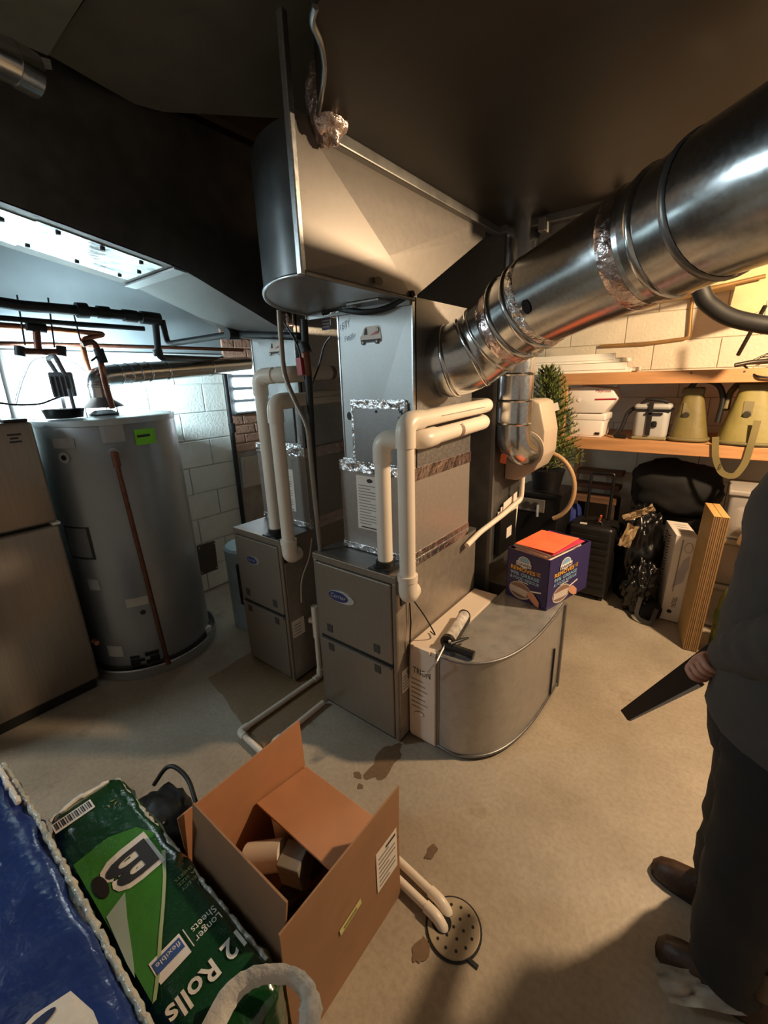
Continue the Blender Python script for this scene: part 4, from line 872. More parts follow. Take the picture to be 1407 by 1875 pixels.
# ================================================================== SHELVES AND WHAT THEY HOLD
SY = 3.30
sh = thing('storage_shelf', (.2, 3.6, 0), 'pine storage shelving along the cream back wall', 'shelf')
for z0, z1 in ((1.075, 1.15), (1.515, 1.59)):
    MB().box(-.97, 2.0, SY, SY+.04, z0, z1, .003).build('front_rail', WOOD, sh); MB().box(-.97, 2.0, WY-.05, WY-.012, z0, z1, .003).build('back_rail', WOOD, sh)
    MB().box(-.96, 2.0, SY+.04, WY-.05, z1-.016, z1-.001).build('shelf_board', WOOD, sh)
for x in (-.955, 1.2):
    MB().box(x, x+.042, SY+.005, SY+.04, 1.15, 1.515, .003).build('post', WOOD, sh); MB().box(x, x+.042, SY+.04, SY+.075, 0, 1.075, .003).build('post', mat('grey_post_wood', '#7c6a55', .7, 0, .15, 4), sh); MB().box(x, x+.042, WY-.085, WY-.05, 0, 1.6, .003).build('post', WOOD, sh)
for (x, z) in ((-.935, 1.57), (-.2, 1.575), (.05, 1.575)): MB().tube([(x, SY-.001, z), (x, SY-.003, z)], .005, 8).build('screw_head', INK, sh)
# cooler
z0 = 1.151; CY = 3.48
ck = thing('cooler', (-.79, CY, z0), 'white and red hard plastic cooler with a flip lid on the middle shelf', 'cooler')
RW = mat('cooler_red', '#a8253a', .4)
MB().box(-.895, -.665, CY-.105, CY+.105, z0, z0+.155, .018, 3).build('tub', WHITEP, ck, smooth=40)
MB().box(-.905, -.655, CY-.11, CY+.11, z0+.115, z0+.165, .012, 3).build('tub_rim', WHITEP, ck, smooth=40)
MB().box(-.885, -.675, CY-.1, CY+.1, z0, z0+.012).build('foot', WHITEP, ck)
pr = [(-.92, z0+.168), (-.675, z0+.168), (-.60, z0+.265), (-.63, z0+.335), (-.80, z0+.352), (-.905, z0+.345), (-.925, z0+.31)]
b = MB().prism([(x, CY-.12, z) for x, z in pr], (0, .24, 0)); bmesh.ops.bevel(b.bm, geom=b.bm.edges[:], offset=.010, segments=2, profile=.5, affect='EDGES'); b.build('lid', WHITEP, ck, smooth=40)
MB().box(-.935, -.905, CY-.10, CY+.13, z0+.17, z0+.34, .008, 2).build('red_liner', RW, ck)
MB().prism([(-.735, CY-.123, z0+.258), (-.60, CY-.123, z0+.262), (-.60, CY-.123, z0+.272), (-.735, CY-.123, z0+.268)], (0, .005, 0)).build('red_stripe', RW, ck)
text('Playmate', (-.735, CY-.12, z0+.312), (1, 0, 0), (0, 0, 1), .02, RW, ck, width=.095); text('by Igloo', (-.735, CY-.12, z0+.325), (1, 0, 0), (0, 0, 1), .006, RW, ck, width=.04)
ellipse('pivot_boss', (-.84, CY-.12, z0+.26), (1, 0, 0), (0, 0, 1), .012, .012, WHITEP, ck, .001, .004); MB().box(-.715, -.685, CY-.112, CY-.10, z0+.02, z0+.035).build('drain_plug', BLACKP, ck)
# soft cooler bag
gb = thing('cooler_bag', (-.385, 3.47, z0), 'light grey soft cooler bag with black straps on the middle shelf', 'cooler bag')
GB = mat('grey_bag_fabric', '#a9a8a4', .55, 0, .06, 10)
MB().box(-.485, -.285, 3.38, 3.56, z0, z0+.20, .035, 4).build('bag_body', GB, gb, smooth=50); MB().box(-.492, -.278, 3.375, 3.565, z0+.195, z0+.235, .02, 3).build('zip_lid', GB, gb, smooth=50)
MB().box(-.493, -.277, 3.373, 3.567, z0+.19, z0+.198).build('black_zip', BLACKP, gb); MB().box(-.487, -.283, 3.378, 3.562, z0, z0+.02, .008).build('base_trim', mat('olive_trim', '#7d7452', .6), gb)
MB().box(-.405, -.378, 3.366, 3.38, z0+.03, z0+.245, .003).build('front_strap', BLACKR, gb); MB().box(-.42, -.32, 3.366, 3.378, z0+.165, z0+.18, .003).build('front_bar', BLACKR, gb); MB().box(-.375, -.345, 3.364, 3.38, z0+.085, z0+.125, .006).build('buckle', BLACKP, gb)
MB().tube(fillet([(-.48, 3.4, z0+.2), (-.42, 3.4, z0+.265), (-.36, 3.4, z0+.26), (-.30, 3.4, z0+.245)], .05), .012, 10).build('top_handle', BLACKR, gb, smooth=60)
MB().tube(fillet([(-.47, 3.42, z0+.22), (-.53, 3.41, z0+.18), (-.56, 3.40, z0+.05), (-.60, 3.40, z0+.012), (-.52, 3.39, z0+.012)], .04), .014, 8).build('shoulder_strap', BLACKR, gb, smooth=60)
# two tapering tote coolers
TOTE = mat('olive_tote_fabric', '#6e6133', .6, 0, .10, 7, bump=.3, bscale=9); TOTE2 = mat('yellow_tote_fabric', '#847840', .6, 0, .08, 7, bump=.3, bscale=9); TRIM = mat('tote_dark_trim', '#6a5f3c', .65)
def tote(x0, x1, xt0, xt1, yc, dp, h, material, label, grp='tapering tote coolers'):
    t = thing('tote_cooler', ((x0+x1)/2, yc, z0), label, 'cooler bag', grp); b = MB(); rings = []
    for k in range(9):
        f = k/8; a0 = x0+(xt0-x0)*f; a1 = x1+(xt1-x1)*f; d = dp*(1-.55*f); z = z0+.012+h*f; cx_ = (a0+a1)/2; rx = (a1-a0)/2; rr = []
        for j in range(36):
            an_ = j*2*math.pi/36; c_, s_ = math.cos(an_), math.sin(an_); kk = (abs(c_)**3+abs(s_)**3)**(-1/3)
            w_ = 1+.02*noise.noise(Vector((c_*2+x0*9, s_*2, f*4))); rr.append(b.pt((cx_+rx*c_*kk*w_, yc+d*s_*kk*w_, z)))
        rings.append(rr)
    for a, c in zip(rings, rings[1:]):
        for j in range(36): b.bm.faces.new((a[j], a[(j+1) % 36], c[(j+1) % 36], c[j]))
    b.bm.faces.new(rings[0][::-1]); b.bm.faces.new(rings[-1]); b.build('bag_body', material, t, smooth=60)
    cx_, rx = (x0+x1)/2, (x1-x0)/2
    MB().tube([(cx_+rx*1.0*c*(abs(c)**3+abs(s)**3)**(-1/3), yc+dp*1.0*s*(abs(c)**3+abs(s)**3)**(-1/3), z0+.014) for c, s in [(math.cos(j*2*math.pi/36), math.sin(j*2*math.pi/36)) for j in range(37)]], .012, 8).build('base_trim', TRIM, t, smooth=60)
    xm = (xt0+xt1)/2; rt_ = (xt1-xt0)/2
    MB().box(xt0-.004, xt1+.004, yc-dp*.47, yc+dp*.47, z0+h, z0+h+.05, .014, 3).build('rolled_top', TRIM, t, smooth=50)
    MB().obox((xm-.02-.02, yc-dp*.72, z0+h*.55), (.05, 0, 0), (0, .012, .004), (0, .02, .085), .003).build('strap_patch', TRIM, t); MB().tube([(xm-.015, yc-dp*.80, z0+h*.58), (xm-.015, yc-dp*.70, z0+h*.60)], .018, 14).build('metal_ring', mat('dull_buckle', '#5d5a52', .4, .6), t, smooth=50)
    return t
t1 = tote(-.275, -.062, -.235, -.125, 3.47, .115, .285, TOTE, 'smaller olive tote cooler with a dark rolled top on the middle shelf')
MB().tube(fillet([(-.2, 3.44, z0+.33), (-.17, 3.44, z0+.385), (-.06, 3.45, z0+.36), (-.02, 3.46, z0+.27), (-.03, 3.45, z0+.12)], .05), .016, 8).build('black_strap', BLACKR, t1, smooth=60)
t2 = tote(-.025, .30, .045, .19, 3.44, .14, .31, TOTE2, 'larger yellow tote cooler overhanging the shelf front at the right edge')
MB().tube(fillet([(.0, 3.45, z0+.2), (.0, 3.5, z0+.30), (.05, 3.52, z0+.37), (.13, 3.5, z0+.37)], .05), .018, 8).build('dark_strap', TRIM, t2, smooth=60)
def strap(pts, wd, name, material, parent):
    P = fillet(pts, .05, 6); b = MB(); prev = None
    for i, p in enumerate(P):
        t = (P[min(i+1, len(P)-1)]-P[max(i-1, 0)]).normalized(); s = t.cross(Vector((0, -1, 0))).normalized()*wd/2
        cur = (b.pt(p-s), b.pt(p+s), b.pt(p+s+Vector((0, .004, 0))), b.pt(p-s+Vector((0, .004, 0))))
        if prev:
            for i_ in range(4): b.bm.faces.new((prev[i_], prev[(i_+1) % 4], cur[(i_+1) % 4], cur[i_]))
        prev = cur
    return b.build(name, material, parent, smooth=60)
STR = mat('webbing_strap', '#74683f', .7)
stp = strap([at(1311, 800, Y=3.285), at(1310, 840, Y=3.285), at(1322, 868, Y=3.285), at(1345, 874, Y=3.285), at(1365, 850, Y=3.285), at(1380, 800, Y=3.285), at(1388, 770, Y=3.29)], .034, 'hanging_strap', STR, t2)
text('YETI', at(1318, 862, Y=3.282), (.25, 0, 1), (-1, 0, .25), .016, BLACKR, t2, width=.045, name='lettering')
# louvred white panels on the top shelf
LV = mat('white_panel_paint', '#f4efe2', .5, 0, .04)
def panel(px0, px1, ya, hz, label, zz, y_, rot):
    a, b = at(*px0, Y=y_), at(*px1, Y=y_); t = thing('louvre_panel', ((a.x+b.x)/2, y_, zz), label, 'panel', 'white panels on the top shelf'); t.rotation_euler = (0, 0, rot); L_ = b.x-a.x
    MB().box(-L_/2, L_/2, -.03, .30, 0, hz*.45, .003).build('frame', LV, t, local=True); MB().box(-L_/2, L_/2-.03, -.036, .0, hz*.3, hz, .003).build('raised_edge', LV, t, local=True)
    MB().box(L_/2-.06, L_/2+.02, -.02, .26, hz*.1, hz*.5, .003).build('end_rail', LV, t, local=True)
    for k in range(7): MB().box(-L_/2+.02, L_/2-.06, .02+.035*k, .045+.035*k, hz*.45, hz*.55).build('slat', LV, t, local=True)
    return t
panel((960, 670), (1158, 672), 0, .062, 'lower white slatted panel lying on the top shelf', 1.591, 3.36, .02)
panel((960, 650), (1138, 648), 0, .060, 'upper white slatted panel lying on another panel on the top shelf', 1.655, 3.40, -.015)
# wire fan grille and its cord on the top shelf
fg = thing('fan_grille', (.28, 3.55, 1.6), 'dark wire fan guard lying on the top shelf at the right edge', 'fan')
FWM = mat('dark_wire', '#3a332b', .4, .6)
for k in range(6):
    r_ = .05+.045*k; zz = 1.66+.02*math.sin(k*.5); MB().tube([(.30+r_*math.cos(a), 3.6+r_*.9*math.sin(a), zz-.05*(k/5.0)**2+.01*math.cos(a)) for a in [j*2*math.pi/36 for j in range(37)]], .0028, 5, caps=False).build('wire_ring', FWM, fg)
for k in range(16):
    a = k*math.pi/8; MB().tube([(.30+.03*math.cos(a), 3.6+.03*math.sin(a), 1.672), (.30+.16*math.cos(a), 3.6+.145*math.sin(a), 1.672), (.30+.275*math.cos(a), 3.6+.248*math.sin(a), 1.605)], .0022, 5).build('wire_spoke', FWM, fg)
MB().tube(fillet([(.0, 3.33, 1.61), (.07, 3.35, 1.625), (.2, 3.4, 1.63), (.3, 3.6, 1.65)], .03), .012, 8).build('guard_arm', FWM, fg, smooth=60)
tag(MB().tube([at(1352, 650, Y=3.45), at(1402, 560, Y=3.3)], .011, 8).build('fan_pole', FWM, None, smooth=60), 'thin dark pole slanting up from the fan guard', 'pole')
MB().tube(fillet([at(1362, 668, Y=3.4), at(1385, 690, Y=3.28), at(1420, 692, Y=3.28)], .05), .006, 6).build('cord', BLACKP, fg, smooth=60)
hs = tag(MB().tube(fillet(pxs([(1283, 530), (1292, 552), (1330, 580), (1380, 592), (1440, 600)], Y=3.0), .12), .042, 14).build('black_hose', BLACKR, None, smooth=60), 'thick black hose sagging under the ceiling above the shelves', 'hose')
cbx = tag(MB().obox(at(1330, 590, Y=3.6), (.17, 0, .05), (0, .03, 0), (0.03, 0, .42)).build('ceiling_board', mat('cream_board', '#c4b183', .7)), 'cream board hanging behind the black hose near the ceiling', 'board')
tag(MB().tube(fillet(pxs([(1100, 634), (1180, 630), (1262, 619), (1266, 565), (1270, 540)], Y=WY-.03), .03), .012, 10).build('wall_conduit', mat('brass_conduit', '#9c7a4a', .5, .4), None, smooth=60), 'brownish conduit bending up the cream back wall above the shelves', 'conduit')
duB = thing('wall_soffit', (-.3, 3.7, 1.95), 'cream boxed duct along the back wall under the ceiling', 'duct')
MB().prism([(-.95, 3.55, 2.02), (.06, 3.55, 2.10), (.06, 3.55, 2.4), (-.95, 3.55, 2.4)], (0, .38, 0)).build('soffit_box', mat('cream_board', '#c4b183', .7), duB)
MB().tube([(-.95, 3.54, 2.015), (-.45, 3.54, 2.03), (.06, 3.54, 2.095)], .012, 8).build('edge_conduit', mat('brass_conduit', '#9c7a4a', .5, .4), duB, smooth=60)

# ================================================================== FLOOR UNDER THE SHELVES
BK = mat('black_cabinet', '#100f10', .45)
KX, KY, KZ = -.945, 3.08, .81
sk = thing('black_cabinet', (KX, KY, 0), 'black cabinet with a silver plate carrying the little spruce tree', 'cabinet')
MB().box(KX-.165, KX+.155, 2.92, 3.25, .02, KZ-.025, .01).build('body', BK, sk); MB().box(KX-.172, KX+.162, 2.91, 3.255, KZ-.025, KZ, .006).build('lid', BK, sk)
pl_ = MB().box(KX-.12, KX+.06, 2.912, 2.922, .675, .765, .003).build('silver_plate', mat('plate_silver', '#8d8880', .4, .5), sk)
for x in (KX-.06, KX): MB().tube([(x, 2.912, .72), (x, 2.905, .72)], .025, 16).build('dial', mat('dial_dark', '#4c4843', .4, .5), pl_, smooth=50)
MB().tube([(KX+.015, 2.91, .73), (KX+.025, 2.885, .65)], .009, 8).build('latch', SILVER, pl_)
for x in (KX-.15, KX+.10): MB().box(x, x+.04, 2.95, 3.22, 0, .02).build('foot', BLACKR, sk)
tr_ = thing('potted_spruce', (KX+.01, KY, KZ), 'small artificial spruce tree in a dark pot on the black cabinet', 'potted tree')
MB().lathe([(.09, KZ), (.113, KZ+.12), (.118, KZ+.14), (.105, KZ+.14), (.09, KZ+.12)], (KX+.01, KY, 0), 24).build('pot', BK, tr_, smooth=50)
MB().tube([(KX+.01, KY, KZ+.10), (KX+.0, KY-.01, 1.2), (KX-.03, KY-.03, 1.62)], [.012, .009, .004], 8).build('trunk', WOODD, tr_)
NEED = mat('spruce_needles', '#74803f', .6, 0, .25, 18, col2='#3f4a24'); b = MB(); random.seed(11)
for i in range(150):
    f = i/150; z = KZ+.14+f*.66; base = Vector((KX+.01-.04*f**2, KY-.03*f**2, z)); L_ = .20*(1-f)**.6+.045; a = i*2.4+random.uniform(-.3, .3)
    d = Vector((math.cos(a), math.sin(a), .35+.5*f)).normalized(); tip = base+d*L_
    n_ = int(26*L_/.2)+8
    for k in range(n_):
        t = .2+.8*k/n_; p = base.lerp(tip, t); u = Vector((random.uniform(-1, 1), random.uniform(-1, 1), random.uniform(-.6, 1))).normalized(); nd = (d*.9+u*.9).normalized(); s = nd.cross(Vector((0, 0, 1))).normalized()*.0055
        l_ = .05*(1-.3*t); b.face([p-s, p+s, p+nd*l_])
    b.tube([base, tip], [.004, .0015], 4)
nd_ = b.build('needles', NEED, tr_)
nd_['kind'] = 'stuff'
quad('paper_tag', (KX+.06, 2.93, 1.36), (.9, .2, .3), (-.3, 0, .9), .04, .05, PAPER, tr_, 0)
hp = tag(MB().tube([(-.885+.19*math.cos(a), 2.885-.02*math.sin(a), .87+.235*math.sin(a)) for a in [j*2*math.pi/40-1.2 for j in range(20)]], .015, 10).build('bentwood_hoop', mat('bentwood', '#b7936a', .5, 0, .12, 6), None, smooth=60), 'tan bentwood hoop curving around the black cabinet under the shelf', 'hoop')
for k, (z, y) in enumerate(((.60, 3.62), (.70, 3.68), (.80, 3.74))):
    tag(MB().box(-.90, -.56, y, y+.13, z, z+.035 if k else z+.05, .003).build('stored_plank', mat('stored_lumber', '#6b4b33', .7, 0, .2, 4, stretch=(1, 10, 10))), ('lowest', 'middle', 'topmost')[k]+' brown plank stored below the shelves behind the suitcase', 'plank', 'planks under the shelf')
pst = [MB().box(x, x+.05, 3.62, 3.9, 0, .60, .003).build('plank_trestle', WOODD) for x in (-.89,)]
tag(pst[0], 'dark trestle board holding up the stored planks', 'trestle'); pst2 = MB().box(-.62, -.57, 3.62, 3.9, 0, .60, .003).build('plank_trestle', WOODD); tag(pst2, 'dark trestle board hidden by the garbage bags', 'trestle')
tag(blob('blue_bag', (-.83, 3.45, .31), (.07, .10, .31), mat('blue_fabric', '#2c3a86', .6), None, .15, 2, 3, 3, 0.0, 3), 'blue fabric bag squeezed between the black cabinet and the suitcase', 'bag')
su = thing('suitcase', (-.62, 3.26, 0), 'black ribbed hard suitcase with its pull handle raised', 'suitcase')
SB = mat('suitcase_shell', '#1b1a1a', .38, 0, .1, 20)
MB().box(-.775, -.47, 3.13, 3.39, .03, .565, .035, 4).build('shell', SB, su, smooth=40)
for k in range(9): MB().box(-.755, -.49, 3.122, 3.135, .07+.05*k, .10+.05*k, .005).build('rib', SB, su)
MB().tube(fillet([(-.70, 3.33, .55), (-.70, 3.35, .90), (-.55, 3.35, .905), (-.55, 3.33, .55)], .02), .011, 10).build('pull_handle', BLACKP, su, smooth=60)
MB().tube(fillet([(-.70, 3.20, .56), (-.68, 3.2, .59), (-.58, 3.2, .59), (-.56, 3.2, .56)], .02), .009, 8).build('carry_grip', BLACKP, su, smooth=60)
MB().box(-.70, -.655, 3.155, 3.175, .563, .57).build('white_badge', WHITEP, su); MB().tube([(-.585, 3.19, .59), (-.57, 3.17, .64)], .007, 8).build('orange_tie', mat('orange_tie', '#d0643a', .5), su)
for x in (-.74, -.51):
    for y in (3.17, 3.35): MB().lathe([(.018, -.012), (.018, .012)], (x, y, .018), 14, 'X').build('wheel', BLACKR, su)
GBAG = mat('garbage_bag_plastic', '#0d0c0d', .30, 0, .2, 8, bump=.35, bscale=6, spec=.6)
tag(blob('garbage_bag', (-.335, 3.37, .33), (.145, .14, .36), GBAG, None, .20, 2.6, 5, 5, 0, 2.4), 'big shiny black garbage bag beside the suitcase', 'bag', 'black garbage bags')
tag(blob('garbage_bag', (-.27, 3.14, .17), (.10, .08, .19), GBAG, None, .28, 3.0, 9, 5, 0, 2.2), 'small knotted black garbage bag leaning in front of the big one', 'bag', 'black garbage bags')
tag(blob('duffel_bag', (-.20, 3.62, .79), (.27, .18, .19), mat('black_fabric', '#121112', .8), None, .12, 1.7, 2, 4, None, 2.8), 'black fabric duffel stowed high behind the garbage bags', 'duffel bag')
tag(MB().box(-.40, .10, 3.56, 3.90, 0, .60, .01).build('dark_tote_box', mat('dark_tote', '#191715', .6)), 'dark storage box under the black duffel', 'box')
sl = blob('shoulder_bag', (-.19, 3.09, .06), (.06, .05, .065), mat('black_fabric', '#121112', .8), None, .2, 2, 8, 3, 0.0, 2.4); tag(sl, 'small black bag on the floor in front of the garbage bags', 'bag')
tag(strap([Vector((-.25, 3.04, .16)), Vector((-.26, 3.0, .05)), Vector((-.22, 2.98, .015)), Vector((-.165, 2.98, .02)), Vector((-.15, 3.01, .12))], .025, 'bag_strap', mat('grey_webbing', '#3a3836', .7), None), 'grey strap loop drooping to the floor by the filter carton', 'strap')
for k, (c, u, v, sd, lb) in enumerate((((-.35, 3.165, .70), (.16, .02, .10), (-.02, -.03, .05), 3, 'upper crumpled tan paper sticking out of the garbage bag'), ((-.395, 3.20, .52), (.07, .03, -.02), (.045, -.01, .17), 6, 'lower crumpled tan paper between suitcase and garbage bag'))):
    tag(crumpled('paper_scrap', c, u, v, mat('tan_paper', '#d8bd95', .7), None, .03, sd), lb, 'paper', 'crumpled tan papers')
# filter carton and plywood
fcn = thing('filter_carton', (-.07, 3.2, 0), 'tall white filter carton lettered sideways, leaning by the plywood', 'carton')
o_ = Vector((-.132, 3.12, .006)); ru = at(1242, 982, Y=3.10)-at(1208, 1133, Z=0); ru = Vector((.012, -.01, .60)); rr = Vector((.122, 0, 0)); rb = Vector((-.085, .30, 0))
MB().obox(o_, rr, rb, ru, .002).build('carton', PAPER, fcn)
fn = lambda u, v: o_+rr*u+ru*v
nrm_u = ru.normalized()
text('TRION', fn(.38, .30), -nrm_u, (1, 0, 0), .028, INK, fcn, width=.075, name='lettering'); 
polyplate('print_strip', [(0, 0), (.006, 0), (.006, .36), (0, .36)], fn(.30, .36), (1, 0, 0), nrm_u, INKG, fcn, .002); polyplate('print_curve', [(0, 0), (.01, .1), (.03, .2), (.06, .24), (.065, .16), (.05, .05)], fn(.25, .40), (1, 0, 0), nrm_u, mat('print_lilac', '#b9b0b6', .7), fcn, .001)
ellipse('print_ring', fn(.62, .88), (1, 0, 0), nrm_u, .022, .034, INKG, fcn, .001); ellipse('print_ring_field', fn(.62, .88), (1, 0, 0), nrm_u, .019, .031, PAPER, fcn, .0025); ellipse('print_dot', fn(.36, .115), (1, 0, 0), nrm_u, .014, .013, INK, fcn, .001)
top0 = o_+ru
for k in range(5): quad('print_line', top0+rr*.25+rb*(.15+.15*k), rr, rb, .07, .005, INKG, fcn, .001)
random.seed(5)
for k in range(26):   # pleat print on the narrow left side
    v = .06+.034*k; lf = o_+ru*v+rb*.08
    polyplate('pleat_print', [(0, 0), (.04, .010), (.09, -.004), (.14, .012), (.14, .004), (.09, -.012), (.04, .002), (0, -.008)], lf+rb*.75, -rb, nrm_u, INK if k % 2 else INKG, fcn, .0015)
pb0 = Vector((.022, 2.815, .004)); pu = at(1308, 948, Y=2.83)-pb0; pu = pu.normalized()*.83; _ft = at(1275, 880, Z=.83); pal = Vector((-.052, .285, 0)); pth = Vector((.034, .004, 0))
for k in range(2):
    t = thing('plywood_sheet', tuple(pb0+pth*1.06*k), ('nearer-left', 'outer right')[k]+' plywood sheet of the pair standing on edge by the filter carton', 'plywood', 'plywood sheets on edge')
    MB().obox(pb0+pth*1.06*k, pth, pal, pu, .002).build('panel', PLY, t); MB().obox(pb0+pth*1.06*k+Vector((0, -.0025, 0)), pth, Vector((0, .004, 0)), pu).build('front_edge', PLYE, t)
    for j in range(3): MB().obox(pb0+pth*1.06*k+pth*(.15+.27*j)+Vector((0, -.0035, 0)), pth*.1, Vector((0, .003, 0)), pu).build('ply_layer', WOODD, t)
BINM = mat('clear_bin_plastic', '#b9b3ad', .3, 0, .05, 6, alpha=.55)
for k in range(3):
    zb_ = .02+.30*k; t = thing('storage_bin', (.27, 3.32, zb_), ('bottom', 'middle', 'top')[k]+' clear plastic storage bin of the stack behind the plywood', 'bin', 'clear storage bins')
    MB().box(.10, .48, 3.16, 3.5, zb_, zb_+.27, .02, 2).build('bin_body', BINM, t, smooth=50); MB().box(.09, .49, 3.15, 3.51, zb_+.265, zb_+.295, .008).build('bin_lid', mat('bin_lid_plastic', '#9d978f', .4), t)
    MB().box(.13, .45, 3.19, 3.47, zb_+.02, zb_+.22, .05, 3).build('contents', mat('bin_contents_%d' % k, ('#8c7f74', '#a8848a', '#cfc6bf')[k], .8), t)
tag(blob('white_plastic_bag', (.30, 3.02, .70), (.11, .09, .19), mat('thin_white_plastic', '#cfc6c4', .35, 0, .06, 5, bump=.5, bscale=8), None, .25, 2.4, 12, 4, None, 2.2), 'crumpled white plastic bag behind the person', 'bag')
tag(blob('soil_bag', (.27, 2.88, .21), (.13, .12, .23), mat('green_printed_bag', '#24481b', .35, 0, .3, 11, col2='#5d6a3a', bump=.4, bscale=8), None, .16, 2.2, 14, 4, 0.0, 3.0), 'glossy green printed soil bag on the floor behind the plywood', 'bag')
# ================================================================== FOREGROUND: BOX, PACKS
X0, X1, Y0, Y1, HB, HT = -1.012, -.587, .327, .767, .26, .462; tk = .005
cb = thing('cardboard_box', ((X0+X1)/2, (Y0+Y1)/2, 0), 'open brown cardboard box full of pipe fittings on the floor in front', 'box')
def twoside(name, a, inner_first, parent=cb):
    return a.build(name, CARD, parent)
MB().box(X0, X1, Y0, Y1, .001, .006).build('bottom', CARDO, cb)
MB().box(X0, X0+tk, Y0, Y1, .006, HB).build('wall', CARD, cb); MB().box(X1-tk, X1, Y0, Y1, .006, HB).build('wall', CARDO, cb)
MB().box(X0+tk, X1-tk, Y0, Y0+tk, .006, HB).build('wall', CARDO, cb); MB().box(X0+tk, X1-tk, Y1-tk, Y1, .006, HB).build('wall', CARD, cb)
MB().obox((X0, Y0, HB), (tk, 0, 0), (0, Y1-Y0, 0), (-.006, 0, HT-HB)).build('flap', CARD, cb)
rfp = MB().obox((X1-tk, Y0, HB), (tk, 0, 0), (0, Y1-Y0, 0), (.006, 0, HT-HB)).build('flap', CARDO, cb)
tF, rF = at(470, 1468, Z=.30), at(612, 1585, Z=.30)
MB().obox((X0+.012, Y1-.004, HB), (X1-X0-.03, 0, 0), (0, tk*.3, tk), (0.0, tF.y-Y1-.0, .0+.035)).build('flap', CARD, cb)
MB().obox((X0+.012, Y0, HB), (X1-X0-.03, 0, 0), (0, tk, 0), (.006, .038, .235)).build('flap', CARDO, cb)
yl = lambda y, z: (X1+.003*(z/.46), y, z)
lbq = polyplate('shipping_label', [(0, 0), (.098, 0), (.098, .155), (0, .155)], (X1+.0005, .655, .155), (0, 1, 0), (0, 0, 1), PAPER, cb, .001)
for k in range(7): quad('label_line', (X1+.0005, .667, .17+.018*k), (0, 1, 0), (0, 0, 1), .075 if k % 3 else .045, .005, INKG, lbq, .0025)
quad('label_block', (X1+.0005, .70, .29), (0, 1, 0), (0, 0, 1), .045, .008, INK, lbq, .0025)
ylq = polyplate('yellow_label', [(0, 0), (.085, 0), (.085, .022), (0, .022)], (X1+.0005, .50, .20), (0, 1, .12), (0, -.12, 1), mat('pale_yellow_label', '#d8d08c', .6), cb, .0015)
quad('label_code', (X1+.0005, .515, .2085), (0, 1, .12), (0, -.12, 1), .05, .008, mat('olive_print', '#8f8a4a', .6), ylq, .003)
MB().box(X0-.0, X1, Y1-.006, Y1+.001, HB-.004, HB+.001).build('crease', CARDE, cb)
# contents
zf = .007
def plain(name, o, label, cat='pipe fitting'): return tag(o, label, cat, 'loose fittings in the cardboard box')
plain('pvc_elbow', MB().tube(fillet([(-.93, .60, .27), (-.92, .60, .15), (-.82, .56, .13)], .06, 8), .038, 20).build('pvc_elbow', PVC, None, smooth=60), 'upper white plastic elbow standing in the cardboard box')
plain('pvc_coupling', MB().tube([(-.945, .47, .20), (-.845, .53, .235)], .042, 20).build('pvc_coupling', PVC, None, smooth=60), 'short white plastic coupling lying in the cardboard box')
plain('pvc_coupling', MB().tube([(-.93, .40, .05), (-.80, .40, .05)], .042, 20).build('pvc_coupling', PVC, None, smooth=60), 'white plastic pipe stub at the bottom of the cardboard box')
WRAP = mat('clear_wrap', '#6f6259', .12, 0, .3, 20, bump=.6, bscale=14, spec=.8)
plain('wrapped_parts', blob('wrapped_parts', (-.845, .64, .155), (.055, .06, .085), WRAP, None, .25, 2.2, 21, 4, zf, 3.2), 'clear-wrapped bundle of dark parts near the far flap in the box', 'parcel')
plain('grey_block', MB().obox((-.815, .49, .185), (.075, .02, .015), (-.03, .075, .0), (-.012, -.005, .075), .004).build('grey_block', mat('grey_plastic', '#8b8478', .5)), 'square grey plastic block in the middle of the cardboard box', 'block')
plain('dark_bracket', MB().obox((-.84, .44, .05), (.16, .02, .0), (0, .09, 0), (0, 0, .09), .006).build('dark_bracket', mat('dark_grey_plastic', '#3a342f', .5)), 'dark plastic bracket under the grey block in the box', 'bracket')
plain('brown_cup', MB().lathe([(.038, 0), (.046, .10), (.048, .105), (.042, .10), (.034, .01)], (-.69, .47, .12), 24).build('brown_cup', mat('dark_brown_gloss', '#3f2c22', .15), None, smooth=50), 'glossy dark brown cup shape in the near corner of the box', 'cup')
plain('filler_box', MB().box(-.78, -.62, .40, .56, zf, .118, .004).build('filler_box', mat('dark_grey_plastic', '#3a342f', .5)), 'flat dark box under the brown cup', 'box')

# paper towel pack (green) and toilet paper pack (blue)
GZ = .40
def puffy(name, x0, x1, y0, y1, z0, z1, rad, material, parent, amp=.006, seed=0, top=.18):
    b = MB(); b.box(x0, x1, y0, y1, z0, z1); bm = b.bm
    bmesh.ops.subdivide_edges(bm, edges=bm.edges[:], cuts=18, use_grid_fill=True)
    c = Vector(((x0+x1)/2, (y0+y1)/2, (z0+z1)/2)); h = Vector(((x1-x0)/2, (y1-y0)/2, (z1-z0)/2))
    for v in bm.verts:
        p = v.co-c; q = Vector((max(-h.x+rad, min(h.x-rad, p.x)), max(-h.y+rad, min(h.y-rad, p.y)), max(-h.z+rad, min(h.z-rad, p.z))))
        d = p-q
        if d.length > 1e-6: p = q+d.normalized()*rad
        n_ = d.normalized() if d.length > 1e-6 else Vector((0, 0, 0))
        e = 1-abs(n_.z)
        v.co = c+p+n_*amp*(noise.fractal(Vector((p.x*14+seed, p.y*14, p.z*14)), .8, 2, 4))*(1 if e > .15 else top)
        if v.co.z < z0: v.co.z = z0
    return b.build(name, material, parent, smooth=60)
GREENP = mat('dark_green_film', '#123d1e', .16, 0, .12, 7, bump=.35, bscale=18, spec=.7, coat=.4)
